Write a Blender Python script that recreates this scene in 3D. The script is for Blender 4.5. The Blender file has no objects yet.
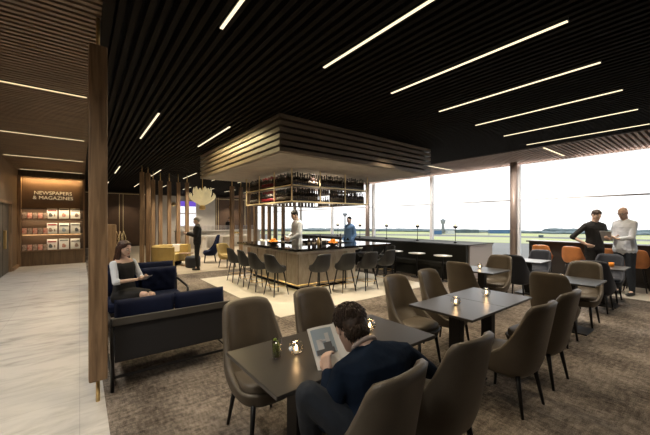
import bpy, bmesh, math, random
from mathutils import Vector, Matrix, Euler, noise
R = math.radians
random.seed(7)
scene = bpy.context.scene
COL = scene.collection
CH = 3.4          # ceiling height

# ------------------------------------------------------------------ materials
def mat(name, col, rough=0.6, metal=0.0, spec=0.5, var=0.0, vscale=8.0, bump=0.0, bscale=60.0, emit=None, estr=0.0,
        stretch=None, col2=None, coat=0.0, sheen=0.0):
    m = bpy.data.materials.new(name); m.use_nodes = True
    nt = m.node_tree; b = nt.nodes['Principled BSDF']
    b.inputs['Base Color'].default_value = (*col, 1); b.inputs['Roughness'].default_value = rough
    b.inputs['Metallic'].default_value = metal; b.inputs['Specular IOR Level'].default_value = spec
    if coat: b.inputs['Coat Weight'].default_value = coat
    if sheen: b.inputs['Sheen Weight'].default_value = sheen
    if emit: b.inputs['Emission Color'].default_value = (*emit, 1); b.inputs['Emission Strength'].default_value = estr
    if var or bump:
        tc = nt.nodes.new('ShaderNodeTexCoord'); mp = nt.nodes.new('ShaderNodeMapping')
        nt.links.new(tc.outputs['Object'], mp.inputs[0])
        if stretch: mp.inputs['Scale'].default_value = stretch
        if var:
            n = nt.nodes.new('ShaderNodeTexNoise'); n.inputs['Scale'].default_value = vscale; n.inputs['Detail'].default_value = 6
            nt.links.new(mp.outputs[0], n.inputs['Vector'])
            r = nt.nodes.new('ShaderNodeValToRGB')
            c2 = col2 or tuple(c * (1 - var) for c in col)
            r.color_ramp.elements[0].color = (*c2, 1); r.color_ramp.elements[0].position = .32
            r.color_ramp.elements[1].color = (*[min(1, c * (1 + var * .5)) for c in col], 1); r.color_ramp.elements[1].position = .68
            nt.links.new(n.outputs['Fac'], r.inputs[0]); nt.links.new(r.outputs[0], b.inputs['Base Color'])
        if bump:
            n2 = nt.nodes.new('ShaderNodeTexNoise'); n2.inputs['Scale'].default_value = bscale; n2.inputs['Detail'].default_value = 4
            nt.links.new(mp.outputs[0], n2.inputs['Vector'])
            bp = nt.nodes.new('ShaderNodeBump'); bp.inputs['Strength'].default_value = bump; bp.inputs['Distance'].default_value = .01
            nt.links.new(n2.outputs['Fac'], bp.inputs['Height']); nt.links.new(bp.outputs[0], b.inputs['Normal'])
    return m

def glass_mat(name, tint=(1, 1, 1), fac=.12, rough=.02):
    m = bpy.data.materials.new(name); m.use_nodes = True; nt = m.node_tree; nt.nodes.clear()
    o = nt.nodes.new('ShaderNodeOutputMaterial'); t = nt.nodes.new('ShaderNodeBsdfTransparent'); g = nt.nodes.new('ShaderNodeBsdfGlossy')
    t.inputs[0].default_value = (*tint, 1); g.inputs['Roughness'].default_value = rough
    x = nt.nodes.new('ShaderNodeMixShader'); lw = nt.nodes.new('ShaderNodeLayerWeight'); lw.inputs[0].default_value = .25
    mm = nt.nodes.new('ShaderNodeMath'); mm.operation = 'MULTIPLY_ADD'; mm.inputs[1].default_value = fac * 2.2; mm.inputs[2].default_value = fac * .3
    nt.links.new(lw.outputs['Fresnel'], mm.inputs[0]); nt.links.new(mm.outputs[0], x.inputs[0])
    nt.links.new(t.outputs[0], x.inputs[1]); nt.links.new(g.outputs[0], x.inputs[2]); nt.links.new(x.outputs[0], o.inputs[0])
    return m

def marble_mat():
    m = bpy.data.materials.new('marble'); m.use_nodes = True; nt = m.node_tree; b = nt.nodes['Principled BSDF']
    tc = nt.nodes.new('ShaderNodeTexCoord'); mp = nt.nodes.new('ShaderNodeMapping')
    mp.inputs['Rotation'].default_value = (0, 0, R(38)); mp.inputs['Scale'].default_value = (1.2, 4.2, 1)
    nt.links.new(tc.outputs['Object'], mp.inputs[0])
    n = nt.nodes.new('ShaderNodeTexNoise'); n.inputs['Scale'].default_value = 1.3; n.inputs['Detail'].default_value = 10
    n.inputs['Roughness'].default_value = .62; n.inputs['Distortion'].default_value = .9
    nt.links.new(mp.outputs[0], n.inputs['Vector'])
    r = nt.nodes.new('ShaderNodeValToRGB'); e = r.color_ramp.elements
    e[0].position = .28; e[0].color = (.40, .39, .37, 1); e[1].position = .56; e[1].color = (.66, .64, .61, 1)
    e.new(.42).color = (.56, .545, .52, 1)
    nt.links.new(n.outputs['Fac'], r.inputs[0])
    br = nt.nodes.new('ShaderNodeTexBrick'); br.inputs['Scale'].default_value = 1.0; br.offset = 0
    br.inputs['Mortar Size'].default_value = .003; br.inputs['Brick Width'].default_value = .9; br.inputs['Row Height'].default_value = .9
    br.inputs['Color1'].default_value = (1, 1, 1, 1); br.inputs['Color2'].default_value = (.95, .95, .95, 1); br.inputs['Mortar'].default_value = (.8, .8, .8, 1)
    nt.links.new(tc.outputs['Object'], br.inputs['Vector'])
    mx = nt.nodes.new('ShaderNodeMixRGB'); mx.blend_type = 'MULTIPLY'; mx.inputs[0].default_value = 1
    nt.links.new(r.outputs[0], mx.inputs[1]); nt.links.new(br.outputs[0], mx.inputs[2]); nt.links.new(mx.outputs[0], b.inputs['Base Color'])
    b.inputs['Roughness'].default_value = .22
    return m

def carpet_mat():
    m = bpy.data.materials.new('carpet'); m.use_nodes = True; nt = m.node_tree; b = nt.nodes['Principled BSDF']
    tc = nt.nodes.new('ShaderNodeTexCoord')
    def nz(scale, st, det=4, rot=0):
        mp = nt.nodes.new('ShaderNodeMapping'); mp.inputs['Scale'].default_value = st; mp.inputs['Rotation'].default_value = (0, 0, R(rot))
        nt.links.new(tc.outputs['Object'], mp.inputs[0])
        n = nt.nodes.new('ShaderNodeTexNoise'); n.inputs['Scale'].default_value = scale; n.inputs['Detail'].default_value = det
        nt.links.new(mp.outputs[0], n.inputs['Vector']); return n
    a = nz(1.6, (1, .55, 1), 6); c = nz(34, (1, .35, 1), 3); d = nz(120, (1, 1, 1), 2); e = nz(30, (.3, 1, 1), 3)
    def add(x, y, k):
        q = nt.nodes.new('ShaderNodeMath'); q.operation = 'MULTIPLY_ADD'; q.inputs[1].default_value = k
        nt.links.new(x, q.inputs[0]); 
        if isinstance(y, float): q.inputs[2].default_value = y
        else: nt.links.new(y, q.inputs[2])
        return q.outputs[0]
    s = add(a.outputs['Fac'], 0.0, .45); s = add(c.outputs['Fac'], s, .3); s = add(e.outputs['Fac'], s, .25); s = add(d.outputs['Fac'], s, .35)
    r = nt.nodes.new('ShaderNodeValToRGB'); el = r.color_ramp.elements
    el[0].position = .53; el[0].color = (.040, .033, .028, 1); el[1].position = .84; el[1].color = (.38, .33, .28, 1)
    el.new(.66).color = (.150, .126, .106, 1)
    nt.links.new(s, r.inputs[0]); nt.links.new(r.outputs[0], b.inputs['Base Color'])
    b.inputs['Roughness'].default_value = .95; b.inputs['Specular IOR Level'].default_value = .1
    bp = nt.nodes.new('ShaderNodeBump'); bp.inputs['Strength'].default_value = .7; bp.inputs['Distance'].default_value = .02
    nt.links.new(s, bp.inputs['Height']); nt.links.new(bp.outputs[0], b.inputs['Normal'])
    return m

def wood_mat(name, c1, c2, scale=(14, 14, .9), rough=.5):
    m = bpy.data.materials.new(name); m.use_nodes = True; nt = m.node_tree; b = nt.nodes['Principled BSDF']
    tc = nt.nodes.new('ShaderNodeTexCoord'); mp = nt.nodes.new('ShaderNodeMapping'); mp.inputs['Scale'].default_value = scale
    nt.links.new(tc.outputs['Object'], mp.inputs[0])
    n = nt.nodes.new('ShaderNodeTexNoise'); n.inputs['Scale'].default_value = 2.2; n.inputs['Detail'].default_value = 8; n.inputs['Distortion'].default_value = .6
    nt.links.new(mp.outputs[0], n.inputs['Vector'])
    r = nt.nodes.new('ShaderNodeValToRGB'); e = r.color_ramp.elements
    e[0].position = .3; e[0].color = (*c1, 1); e[1].position = .68; e[1].color = (*c2, 1)
    nt.links.new(n.outputs['Fac'], r.inputs[0]); nt.links.new(r.outputs[0], b.inputs['Base Color'])
    b.inputs['Roughness'].default_value = rough
    return m

def emis(name, col, s):
    m = bpy.data.materials.new(name); m.use_nodes = True; nt = m.node_tree; nt.nodes.clear()
    o = nt.nodes.new('ShaderNodeOutputMaterial'); e = nt.nodes.new('ShaderNodeEmission')
    e.inputs[0].default_value = (*col, 1); e.inputs[1].default_value = s; nt.links.new(e.outputs[0], o.inputs[0]); return m

M = dict(
    marble=marble_mat(), carpet=carpet_mat(),
    tile=mat('pale_tile', (.66, .62, .54), .35, var=.08, vscale=3),
    beige=mat('beige_floor', (.50, .43, .33), .5, var=.12, vscale=2),
    oak=wood_mat('oak', (.14, .085, .045), (.34, .22, .125)),
    oakh=wood_mat('oak_slat', (.15, .10, .06), (.27, .185, .115), (.8, 12, 12)),
    wall_wood=wood_mat('wall_wood', (.11, .07, .038), (.19, .125, .07), (9, 9, .6)),
    walnut=wood_mat('walnut', (.05, .032, .022), (.085, .055, .036), (.8, 10, 10)),
    canopy=wood_mat('canopy_wood', (.17, .138, .105), (.28, .232, .178), (1.2, 1.2, 14), .38),
    plaster=mat('canopy_plaster', (.40, .365, .33), .8, var=.12, vscale=5),
    black=mat('black_slat', (.0075, .0058, .0045), .8, spec=.15), void=mat('ceiling_void', (.002, .002, .002), .9),
    soffit=mat('soffit_slat', (.36, .26, .21), .6, var=.15, vscale=4),
    brown=mat('brown_panel', (.10, .055, .030), .6, var=.15, vscale=3),
    brass=mat('brass', (.70, .50, .22), .3, .9), gold=mat('gold_frame', (.80, .66, .40), .4, .35),
    white=mat('white_paint', (.75, .73, .70), .5), warmwhite=mat('warm_white_wall', (.62, .58, .53), .7, var=.08, vscale=2),
    taupe=mat('taupe_leather', (.118, .098, .074), .42, var=.16, vscale=5, bump=.12, bscale=160),
    darkfab=mat('dark_leather', (.019, .020, .023), .5, bump=.12, bscale=140),
    navyc=mat('navy_chair_fabric', (.014, .018, .030), .7, bump=.15, bscale=150, sheen=.1),
    navy=mat('navy_velvet', (.0045, .009, .034), .8, spec=.2, bump=.12, bscale=120, var=.2, vscale=7),
    charcoal=mat('charcoal_fabric', (.020, .020, .023), .9, bump=.2, bscale=200),
    blackm=mat('black_metal', (.014, .014, .015), .4, .3), tabletop=mat('dark_tabletop', (.050, .046, .042), .30, var=.12, vscale=3),
    tan=mat('tan_leather', (.58, .22, .07), .45, var=.15, vscale=6), yellow=mat('mustard_leather', (.46, .34, .12), .5, var=.1, vscale=6),
    barstone=wood_mat('bar_front', (.30, .26, .215), (.46, .41, .35), (5, 5, 2), .6), barlight=mat('bar_panel_light', (.56, .52, .48), .5, var=.06, vscale=5),
    bartop=mat('bar_top_gloss', (.012, .011, .011), .06, coat=.5),
    mullion=mat('mullion_pale', (.84, .82, .80), .4), colm=mat('column_brown', (.30, .23, .19), .45, .2),
    pane=glass_mat('window_glass', (1, 1, 1), .04, .01), clear=glass_mat('clear_glass', (.97, .96, .93), .25, .03),
    bench=mat('bench_black', (.016, .017, .015), .8, bump=.2, bscale=90), greyend=mat('grey_end_panel', (.42, .39, .39), .6),
    whitetop=mat('white_tabletop', (.80, .79, .76), .3), counter=mat('counter_dark', (.022, .017, .014), .5),
    led=emis('led_warm', (1.0, .84, .55), 1.55), ledl=emis('led_lobby', (1.0, .78, .42), 1.1), flame=emis('candle_flame', (1.0, .66, .30), 14),
    cove=emis('cove_strip', (1.0, .62, .24), 7.0),
    paper=mat('paper', (.84, .83, .80), .6), paper2=mat('printed_paper', (.45, .40, .36), .5, var=.3, vscale=26, col2=(.04, .035, .035)), skyp=mat('printed_sky', (.38, .47, .55), .4), greyp=mat('printed_grey', (.12, .13, .14), .4), palep=mat('printed_pale', (.62, .64, .66), .4),
    bottle=mat('bottle_glass', (.020, .012, .010), .12, coat=.4), redb=mat('red_foil', (.30, .02, .03), .35), label=mat('bottle_label', (.12, .10, .08), .6),
    orange=mat('orange_peel', (.85, .30, .03), .5, bump=.1, bscale=90), skin=mat('skin', (.52, .33, .25), .55, var=.06, vscale=20),
    skin2=mat('skin_fair', (.72, .50, .40), .55, var=.06, vscale=20),
    hairb=mat('hair_brown', (.055, .032, .020), .55, var=.5, vscale=60), hairk=mat('hair_black', (.012, .010, .010), .5),
    hairg=mat('hair_grey', (.35, .33, .31), .6), hairl=mat('hair_auburn', (.050, .020, .012), .5, var=.4, vscale=50),
    sweater=mat('navy_sweater', (.010, .018, .036), .95, spec=.1, bump=.45, bscale=22, var=.3, vscale=9), jeans=mat('grey_jeans', (.020, .027, .040), .85, bump=.2, bscale=140, var=.25, vscale=10),
    blackc=mat('black_cloth', (.010, .010, .011), .85, bump=.3, bscale=20), whitec=mat('white_cloth', (.76, .82, .92), .8, bump=.3, bscale=20, var=.06, vscale=10),
    bluec=mat('blue_cloth', (.22, .42, .80), .8), collar=mat('collar_stripe', (.55, .45, .42), .8, var=.3, vscale=30),
    lips=mat('lips', (.45, .12, .10), .5), eyem=mat('eye_dark', (.03, .02, .015), .3), railg=mat('grey_rail', (.075, .07, .065), .5), doorp=mat('door_olive', (.085, .07, .048), .6), shoe=mat('shoe_black', (.010, .010, .010), .35),
    redp=mat('red_cover', (.45, .04, .03), .5, var=.3, vscale=34, col2=(.75, .62, .50)), brownp=mat('brown_cover', (.08, .04, .025), .5, var=.3, vscale=30, col2=(.62, .50, .42)),
    green=mat('lime_mint', (.28, .40, .05), .6, var=.5, vscale=60), tarmac=mat('tarmac', (.22, .195, .18), .9, var=.15, vscale=.02),
    grass=mat('airfield_grass', (.50, .50, .17), .95, var=.35, vscale=.02, col2=(.50, .44, .32)), tree=mat('hazed_leaves', (.16, .20, .21), .95, var=.3, vscale=.2),  # tree colour greyed and lightened: distance haze is put into it
    concrete=mat('tower_concrete', (.35, .36, .38), .8), bluebld=mat('blue_cladding', (.10, .20, .38), .7), screen=emis('display_white', (.93, .93, 1.0), 1.3), purple=emis('display_purple', (.22, .12, .75), .8),
    tablet=mat('tablet_grey', (.28, .29, .30), .3), chshade=mat('fixture_shade', (.50, .43, .28), .5, emit=(1, .80, .42), estr=.38),
)

# ------------------------------------------------------------------ mesh builder
ICO = []
_b = bmesh.new(); bmesh.ops.create_icosphere(_b, subdivisions=2, radius=1)
ICO = [v.co.copy() for v in _b.verts]; _b.free()

class MB:
    def __init__(s): s.bm = bmesh.new(); s.mats = []
    def mi(s, m):
        if m not in s.mats: s.mats.append(m)
        return s.mats.index(m)
    def _mark(s, faces, m, smooth=False):
        i = s.mi(m)
        for f in faces: f.material_index = i; f.smooth = smooth
    def box(s, c, d, m, rz=0, bev=0, rot=None):
        g = bmesh.new(); bmesh.ops.create_cube(g, size=1)
        bmesh.ops.scale(g, vec=d, verts=g.verts)
        if bev: bmesh.ops.bevel(g, geom=g.edges[:], offset=bev, segments=2, affect='EDGES', profile=.5)
        mt = Matrix.Translation(c) @ (rot if rot else Matrix.Rotation(rz, 4, 'Z'))
        bmesh.ops.transform(g, matrix=mt, verts=g.verts); return s._join(g, m, False)
    def b2(s, x0, x1, y0, y1, z0, z1, m, bev=0):
        return s.box(((x0 + x1) / 2, (y0 + y1) / 2, (z0 + z1) / 2), (x1 - x0, y1 - y0, z1 - z0), m, bev=bev)
    def _join(s, g, m, smooth):
        i = s.mi(m)
        vs = [s.bm.verts.new(v.co) for v in g.verts]; g.verts.index_update()
        for f in g.faces:
            try:
                nf = s.bm.faces.new([vs[v.index] for v in f.verts]); nf.material_index = i; nf.smooth = smooth
            except ValueError: pass
        g.free(); return s
    def rings(s, rings, m, cap=True, smooth=True):
        g = bmesh.new(); rv = [[g.verts.new(p) for p in r] for r in rings]; n = len(rings[0])
        for a, b in zip(rv, rv[1:]):
            for k in range(n): g.faces.new((a[k], a[(k + 1) % n], b[(k + 1) % n], b[k]))
        if cap:
            g.faces.new(list(reversed(rv[0]))); g.faces.new(rv[-1])
        g.verts.index_update(); return s._join(g, m, smooth)
    def lathe(s, prof, m, c=(0, 0, 0), n=16, smooth=True, sx=1, sy=1):
        return s.rings([[(c[0] + r * sx * math.cos(2 * math.pi * k / n), c[1] + r * sy * math.sin(2 * math.pi * k / n), c[2] + z) for k in range(n)] for r, z in prof], m, True, smooth)
    def tube(s, pts, r, m, n=8, smooth=True):
        pts = [Vector(p) for p in pts]; rs = r if isinstance(r, (list, tuple)) else [r] * len(pts); out = []
        up = Vector((0, 0, 1))
        for i, p in enumerate(pts):
            t = (pts[min(i + 1, len(pts) - 1)] - pts[max(i - 1, 0)]).normalized()
            a = t.cross(up if abs(t.z) < .9 else Vector((1, 0, 0))).normalized(); b = a.cross(t).normalized()
            out.append([p + (a * math.cos(2 * math.pi * k / n) + b * math.sin(2 * math.pi * k / n)) * rs[i] for k in range(n)])
        return s.rings(out, m, True, smooth)
    def hull(s, spheres, m, smooth=True):
        g = bmesh.new()
        for c, r in spheres:
            c = Vector(c)
            rr = r if isinstance(r, (tuple, list, Vector)) else (r, r, r)
            for d in ICO: g.verts.new(c + Vector((d.x * rr[0], d.y * rr[1], d.z * rr[2])))
        res = bmesh.ops.convex_hull(g, input=g.verts[:])
        bad = [e for e in res.get('geom_interior', []) if isinstance(e, bmesh.types.BMVert)]
        bmesh.ops.delete(g, geom=list(set(bad)), context='VERTS')
        g.verts.index_update(); return s._join(g, m, smooth)
    def transform(s, mt): bmesh.ops.transform(s.bm, matrix=mt, verts=s.bm.verts); return s
    def build(s, name, parent=None, loc=None, rz=0, auto=True):
        me = bpy.data.meshes.new(name); bmesh.ops.recalc_face_normals(s.bm, faces=s.bm.faces)
        s.bm.to_mesh(me); s.bm.free()
        for m in s.mats: me.materials.append(M[m])
        o = bpy.data.objects.new(name, me); COL.objects.link(o)
        if parent: o.parent = parent
        if loc: o.location = loc
        if rz: o.rotation_euler.z = rz
        return o

def tag(o, label, cat, group=None, kind=None):
    o['label'] = label; o['category'] = cat
    if group: o['group'] = group
    if kind: o['kind'] = kind
    return o
def thing(name, label, cat, loc=(0, 0, 0), rz=0, group=None):
    o = bpy.data.objects.new(name, None); COL.objects.link(o); o.empty_display_size = .1
    o.location = loc; o.rotation_euler.z = rz
    return tag(o, label, cat, group)
def struct(o, label=None):
    o['kind'] = 'structure'
    if label: o['label'] = label
    return o
def dup(root, loc, rz, label, group=None):
    r = root.copy(); COL.objects.link(r); r.location = loc; r.rotation_euler.z = rz; r['label'] = label
    if group: r['group'] = group
    for ch in list(root.children):
        c = ch.copy(); COL.objects.link(c); c.parent = r
        for g in ch.children:
            d = g.copy(); COL.objects.link(d); d.parent = c
    return r

# ------------------------------------------------------------------ setting
BX = .18
struct(MB().b2(-1.9, BX, -4, 15.5, -.1, 0, 'marble').build('floor'), 'pale veined marble floor of the entrance lobby')
struct(MB().b2(BX, 11.1, -4, 23.5, -.1, 0, 'carpet').build('floor'), 'mottled brown and grey carpet of the lounge')
struct(MB().b2(2.62, 6.95, 4.55, 8.95, 0, .006, 'tile').build('floor'), 'square of pale floor tiles under the bar')
struct(MB().b2(1.2, 10.6, 10.1, 23.3, 0, .005, 'beige').build('floor'), 'light beige floor around the yellow seating')
struct(MB().b2(8.95, 11.1, -4, 4.2, 0, .006, 'tile').build('floor'), 'pale floor strip in front of the window counter')

def slats(x0, x1, y0, y1, pitch, w, h, m, along, back):
    b = MB()
    b.b2(x0, x1, y0, y1, CH + h + .02, CH + h + .06, back)
    if along == 'Y':
        x = x0 + pitch / 2
        while x < x1: b.b2(x - w / 2, x + w / 2, y0, y1, CH, CH + h, m); x += pitch
    else:
        y = y0 + pitch / 2
        while y < y1: b.b2(x0, x1, y - w / 2, y + w / 2, CH, CH + h, m); y += pitch
    return b
struct(slats(BX + .05, 8.77, -4, 23.4, .1, .048, .11, 'black', 'Y', 'void').build('ceiling'), 'black slatted lounge ceiling')
struct(slats(-1.9, BX - .03, -4, 15.3, .085, .045, .11, 'oakh', 'X', 'void').build('ceiling'), 'oak slatted lobby ceiling')
struct(slats(8.8, 11.05, -4, 23.4, .1, .05, .09, 'soffit', 'X', 'walnut').build('ceiling'), 'pinkish brown slatted band of ceiling along the windows')
struct(MB().b2(BX - .03, BX + .05, -4, 23.4, CH - .01, CH + .2, 'black').build('trim_1'), 'dark timber edge between the two slatted ceilings')
struct(MB().b2(8.765, 8.8, -4, 23.4, CH - .01, CH + .15, 'walnut').build('trim_2'), 'thin edge between black slats and window band')

# back wall with brown panels and gold trims
b = MB(); b.b2(-.0, 11.3, 23.4, 23.6, 0, CH + .2, 'walnut')
b.b2(.2, 3.95, 23.36, 23.41, .1, 3.35, 'brown'); b.b2(7.95, 11.1, 23.36, 23.41, .1, 3.35, 'brown')
struct(b.build('wall_back'), 'brown panelled back wall')
struct(MB().b2(3.98, 7.9, 23.30, 23.42, 0, 3.32, 'warmwhite').build('wall_back'), 'pale wall section behind the reception')
b = MB()
for x in (1.95, 2.15, 3.9, 7.98, 8.15, 10.05, 10.25): b.b2(x - .014, x + .014, 23.33, 23.37, .1, 3.33, 'gold')
b.b2(.2, 3.9, 23.33, 23.37, 3.29, 3.33, 'gold'); b.b2(8, 11, 23.33, 23.37, 3.22, 3.26, 'gold')
struct(b.build('trim_3'), 'thin gold trims on the back wall')
struct(MB().b2(.0, .18, 15.3, 23.4, 0, CH + .2, 'walnut').build('wall_inner'), 'wall beside the newspaper lobby')
struct(MB().b2(-2.0, .18, 15.42, 15.6, 0, CH + .2, 'wall_wood').build('wall_lobby'), 'timber wall behind the newspaper shelves')
# left wall and double door
b = MB(); b.b2(-1.9, -1.72, -4, 11.9, 0, CH + .2, 'wall_wood'); b.b2(-1.9, -1.72, 13.95, 15.42, 0, CH + .2, 'wall_wood'); b.b2(-1.9, -1.72, 11.9, 13.95, 2.2, CH + .2, 'wall_wood')
struct(b.build('wall_left'), 'timber lobby wall')
d = struct(MB().b2(-1.83, -1.76, 11.97, 13.88, 0, 2.13, 'doorp').build('door_1'), 'dark double door in the lobby wall')
MB().b2(-1.85, -1.69, 11.9, 11.97, 0, 2.2, 'oak').b2(-1.85, -1.69, 13.88, 13.95, 0, 2.2, 'oak').b2(-1.85, -1.69, 11.9, 13.95, 2.13, 2.2, 'oak').build('door_frame', d)
MB().b2(-1.76, -1.70, 13.02, 13.12, .78, 1.32, 'brass', .008).build('door_handle', d)
MB().b2(-1.765, -1.755, 12.915, 12.925, 0, 2.13, 'black').build('door_gap', d)
struct(MB().b2(-1.9, 11.3, -4.2, -4, 0, CH + .2, 'walnut').build('wall_front'), 'dark wall behind the viewpoint')
struct(MB().b2(-1.72, -1.66, 13.98, 15.36, 0, .1, 'oak').build('baseboard_left'))
# roof slab
struct(MB().b2(-2, 11.3, -4.2, 23.6, CH + .25, CH + .35, 'void').build('ceiling'), 'concrete slab hidden above the slats')

# windows
ys = [-2.17 + 3.15 * k for k in range(9)]
for i, y in enumerate([-4] + ys):
    y1 = (ys + [23.4])[i]
    if y1 - y < .3: continue
    f = MB(); f.b2(11.06, 11.18, y1 - .06, y1 + .06, 0, CH + .05, 'mullion'); f.b2(11.08, 11.14, y, y1, 2.25, 2.29, 'mullion')
    f.b2(11.05, 11.18, y, y1, CH, CH + .15, 'mullion'); f.b2(11.05, 11.18, y, y1, 0, .1, 'mullion')
    o = struct(f.build('window_%d' % (i + 1)), 'tall airport lounge window bay with thin pale frame')
    MB().b2(11.105, 11.115, y + .03, y1 - .03, .1, CH, 'pane').build('pane', o)
for n, y in ((1, 4.08), (2, 10.36), (3, 16.66)):
    struct(MB().lathe([(.10, 0), (.10, CH + .05)], 'colm', (10.62, y, 0), 20).build('column_%d' % n), 'slim brown round column at the window')

# canopy over the bar
b = MB(); x0, x1, y0, y1 = 2.62, 6.95, 4.58, 8.95; zb, zt = 2.77, CH
b.b2(x0 + .12, x1 - .12, y0 + .12, y1 - .12, zb + .02, zt, 'walnut')
n = 6; hs_ = (zt - zb) / (n + (n - 1) * .55)
for k in range(n):
    z = zb + k * hs_ * 1.55
    for (a0, a1, c0, c1) in ((x0, x1, y0, y0 + .14), (x0, x1, y1 - .14, y1), (x0, x0 + .14, y0 + .14, y1 - .14), (x1 - .14, x1, y0 + .14, y1 - .14)):
        b.b2(a0, a1, c0, c1, z, z + hs_, 'canopy')
    if k < n - 1: b.b2(x0 + .12, x1 - .12, y0 + .12, y1 - .12, z + hs_, z + hs_ * 1.55, 'walnut')
b.b2(x0 + .06, x1 - .06, y0 + .06, y1 - .06, zb - .012, zb + .02, 'plaster')
o = b.build('canopy'); tag(o, 'large square slatted timber canopy hanging from the ceiling above the bar', 'canopy')

# wood post with pins
def post(x, y, w, z0, z1, label, ztop=CH, group=None):
    p = thing('wooden_post', label, 'post', (x, y, 0), 0, group)
    MB().b2(-w / 2, w / 2, -w / 2, w / 2, z0, z1, 'oak', .012).build('timber', p)
    MB().tube([(0, 0, z1), (0, 0, ztop)], .016, 'brass').build('pin', p)
    MB().tube([(0, 0, 0), (0, 0, z0)], .016, 'brass').build('pin', p)
    return p
post(.128, 3.44, .136, .2, 3.14, 'thick oak post close to the viewer where marble meets carpet')
pl = [(1.60, 11.75, 'leftmost and nearest oak post of the screen by the yellow sofa'), (1.80, 11.92, 'second oak post of the screen, tight beside the leftmost one'),
      (2.10, 12.85, 'third oak post of the screen behind the yellow sofa'), (2.37, 13.0, 'fourth oak post of the screen behind the yellow sofa'),
      (2.68, 13.05, 'fifth oak post of the screen behind the yellow sofa'), (3.0, 13.05, 'sixth oak post of the screen, left of the lit display'), (3.32, 13.05, 'last oak post of the screen, in front of the lit display')]
for x, y, l in pl: post(x, y, .13, .12, 3.2 if y < 12 else 3.1, l, group='oak screen posts by the yellow sofa')
for k, x in enumerate([5.6, 6.0, 6.3, 6.68, 7.0, 7.32]):
    post(x, 13.2, .14, .12, 3.1, 'slim oak post of the far screen seen below the bottle rack', group='far oak posts behind the bar')
post(7.75, 13.2, .14, .12, 3.1, 'greyish oak post nearest the window at the end of the far screen')
post(5.2, 13.2, .16, .12, 3.1, 'oak post at the left end of the far screen behind the bar')

# ------------------------------------------------------------------ ceiling lights
def strip(x0, x1, y0, y1, label, group, m='led', z=CH):
    cx, cy = (x0 + x1) / 2, (y0 + y1) / 2; dx, dy = (x1 - x0) / 2, (y1 - y0) / 2
    o = thing('ceiling_light', label, 'light', (cx, cy, z), 0, group)
    MB().b2(-dx - .008, dx + .008, -dy - .008, dy + .008, -.004, .05, 'blackm').build('housing', o)
    MB().b2(-dx, dx, -dy, dy, -.012, -.003, m).build('diffuser', o)
    return o
XL = [1.04, 2.25, 3.45, 4.64, 5.85, 7.06, 8.29]
nm = ['far left', 'second from the left', 'third from the left', 'middle', 'third from the window', 'second from the window', 'nearest the window']
for k, x in enumerate(XL):
    strip(x - .014, x + .014, .88, 2.9, 'warm linear ceiling light over the front tables, %s' % nm[k], 'front row of linear ceiling lights')
    if x < 2.4: strip(x - .014, x + .014, 5.82, 7.85, 'warm linear ceiling light left of the canopy, %s' % ('nearer the canopy' if x > 2 else 'nearer the oak post'), 'linear lights left of the canopy')
    strip(x - .014, x + .014, 12.25, 14.15, 'warm linear light over the yellow seating area, %s' % nm[k], 'linear ceiling lights in the middle distance')
    strip(x - .014, x + .014, 17.45, 19.1, 'warm linear light near the far reception, %s' % nm[k], 'linear ceiling lights at the far end')
for k, y in enumerate([-.5, 2.62, 5.73, 8.88, 12.0, 15.0]):
    strip(-1.62, .08, y - .016, y + .016, 'thin warm light line in the lobby ceiling, %s from the newspaper wall' % ['sixth', 'fifth', 'fourth', 'third', 'second', 'first'][k], 'lobby ceiling light lines', 'ledl')
strip(8.95, 10.5, 2.74, 2.78, 'short linear light in the window ceiling band near the standing men', 'linear lights in the window ceiling band')
strip(8.95, 10.4, 5.96, 6.0, 'short linear light in the window ceiling band beside the canopy', 'linear lights in the window ceiling band')

def area(loc, sx, sy, e, col, rot=(0, 0, 0)):
    l = bpy.data.lights.new('lamp', 'AREA'); l.shape = 'RECTANGLE'; l.size = sx; l.size_y = sy; l.energy = e; l.color = col
    o = bpy.data.objects.new('lamp_light', l); COL.objects.link(o); o.location = loc; o.rotation_euler = rot; return o
def spot(loc, e, col=(1, .82, .58), size=75, blend=.6, r=.05, rot=(0, 0, 0)):
    l = bpy.data.lights.new('fill_spot', 'SPOT'); l.energy = e; l.color = col; l.spot_size = R(size); l.spot_blend = blend; l.shadow_soft_size = r  # added fill spot, no fixture belongs to it
    o = bpy.data.objects.new('fill_spot_light', l); COL.objects.link(o); o.location = loc; o.rotation_euler = rot; return o
W = (1, .80, .54)
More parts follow.
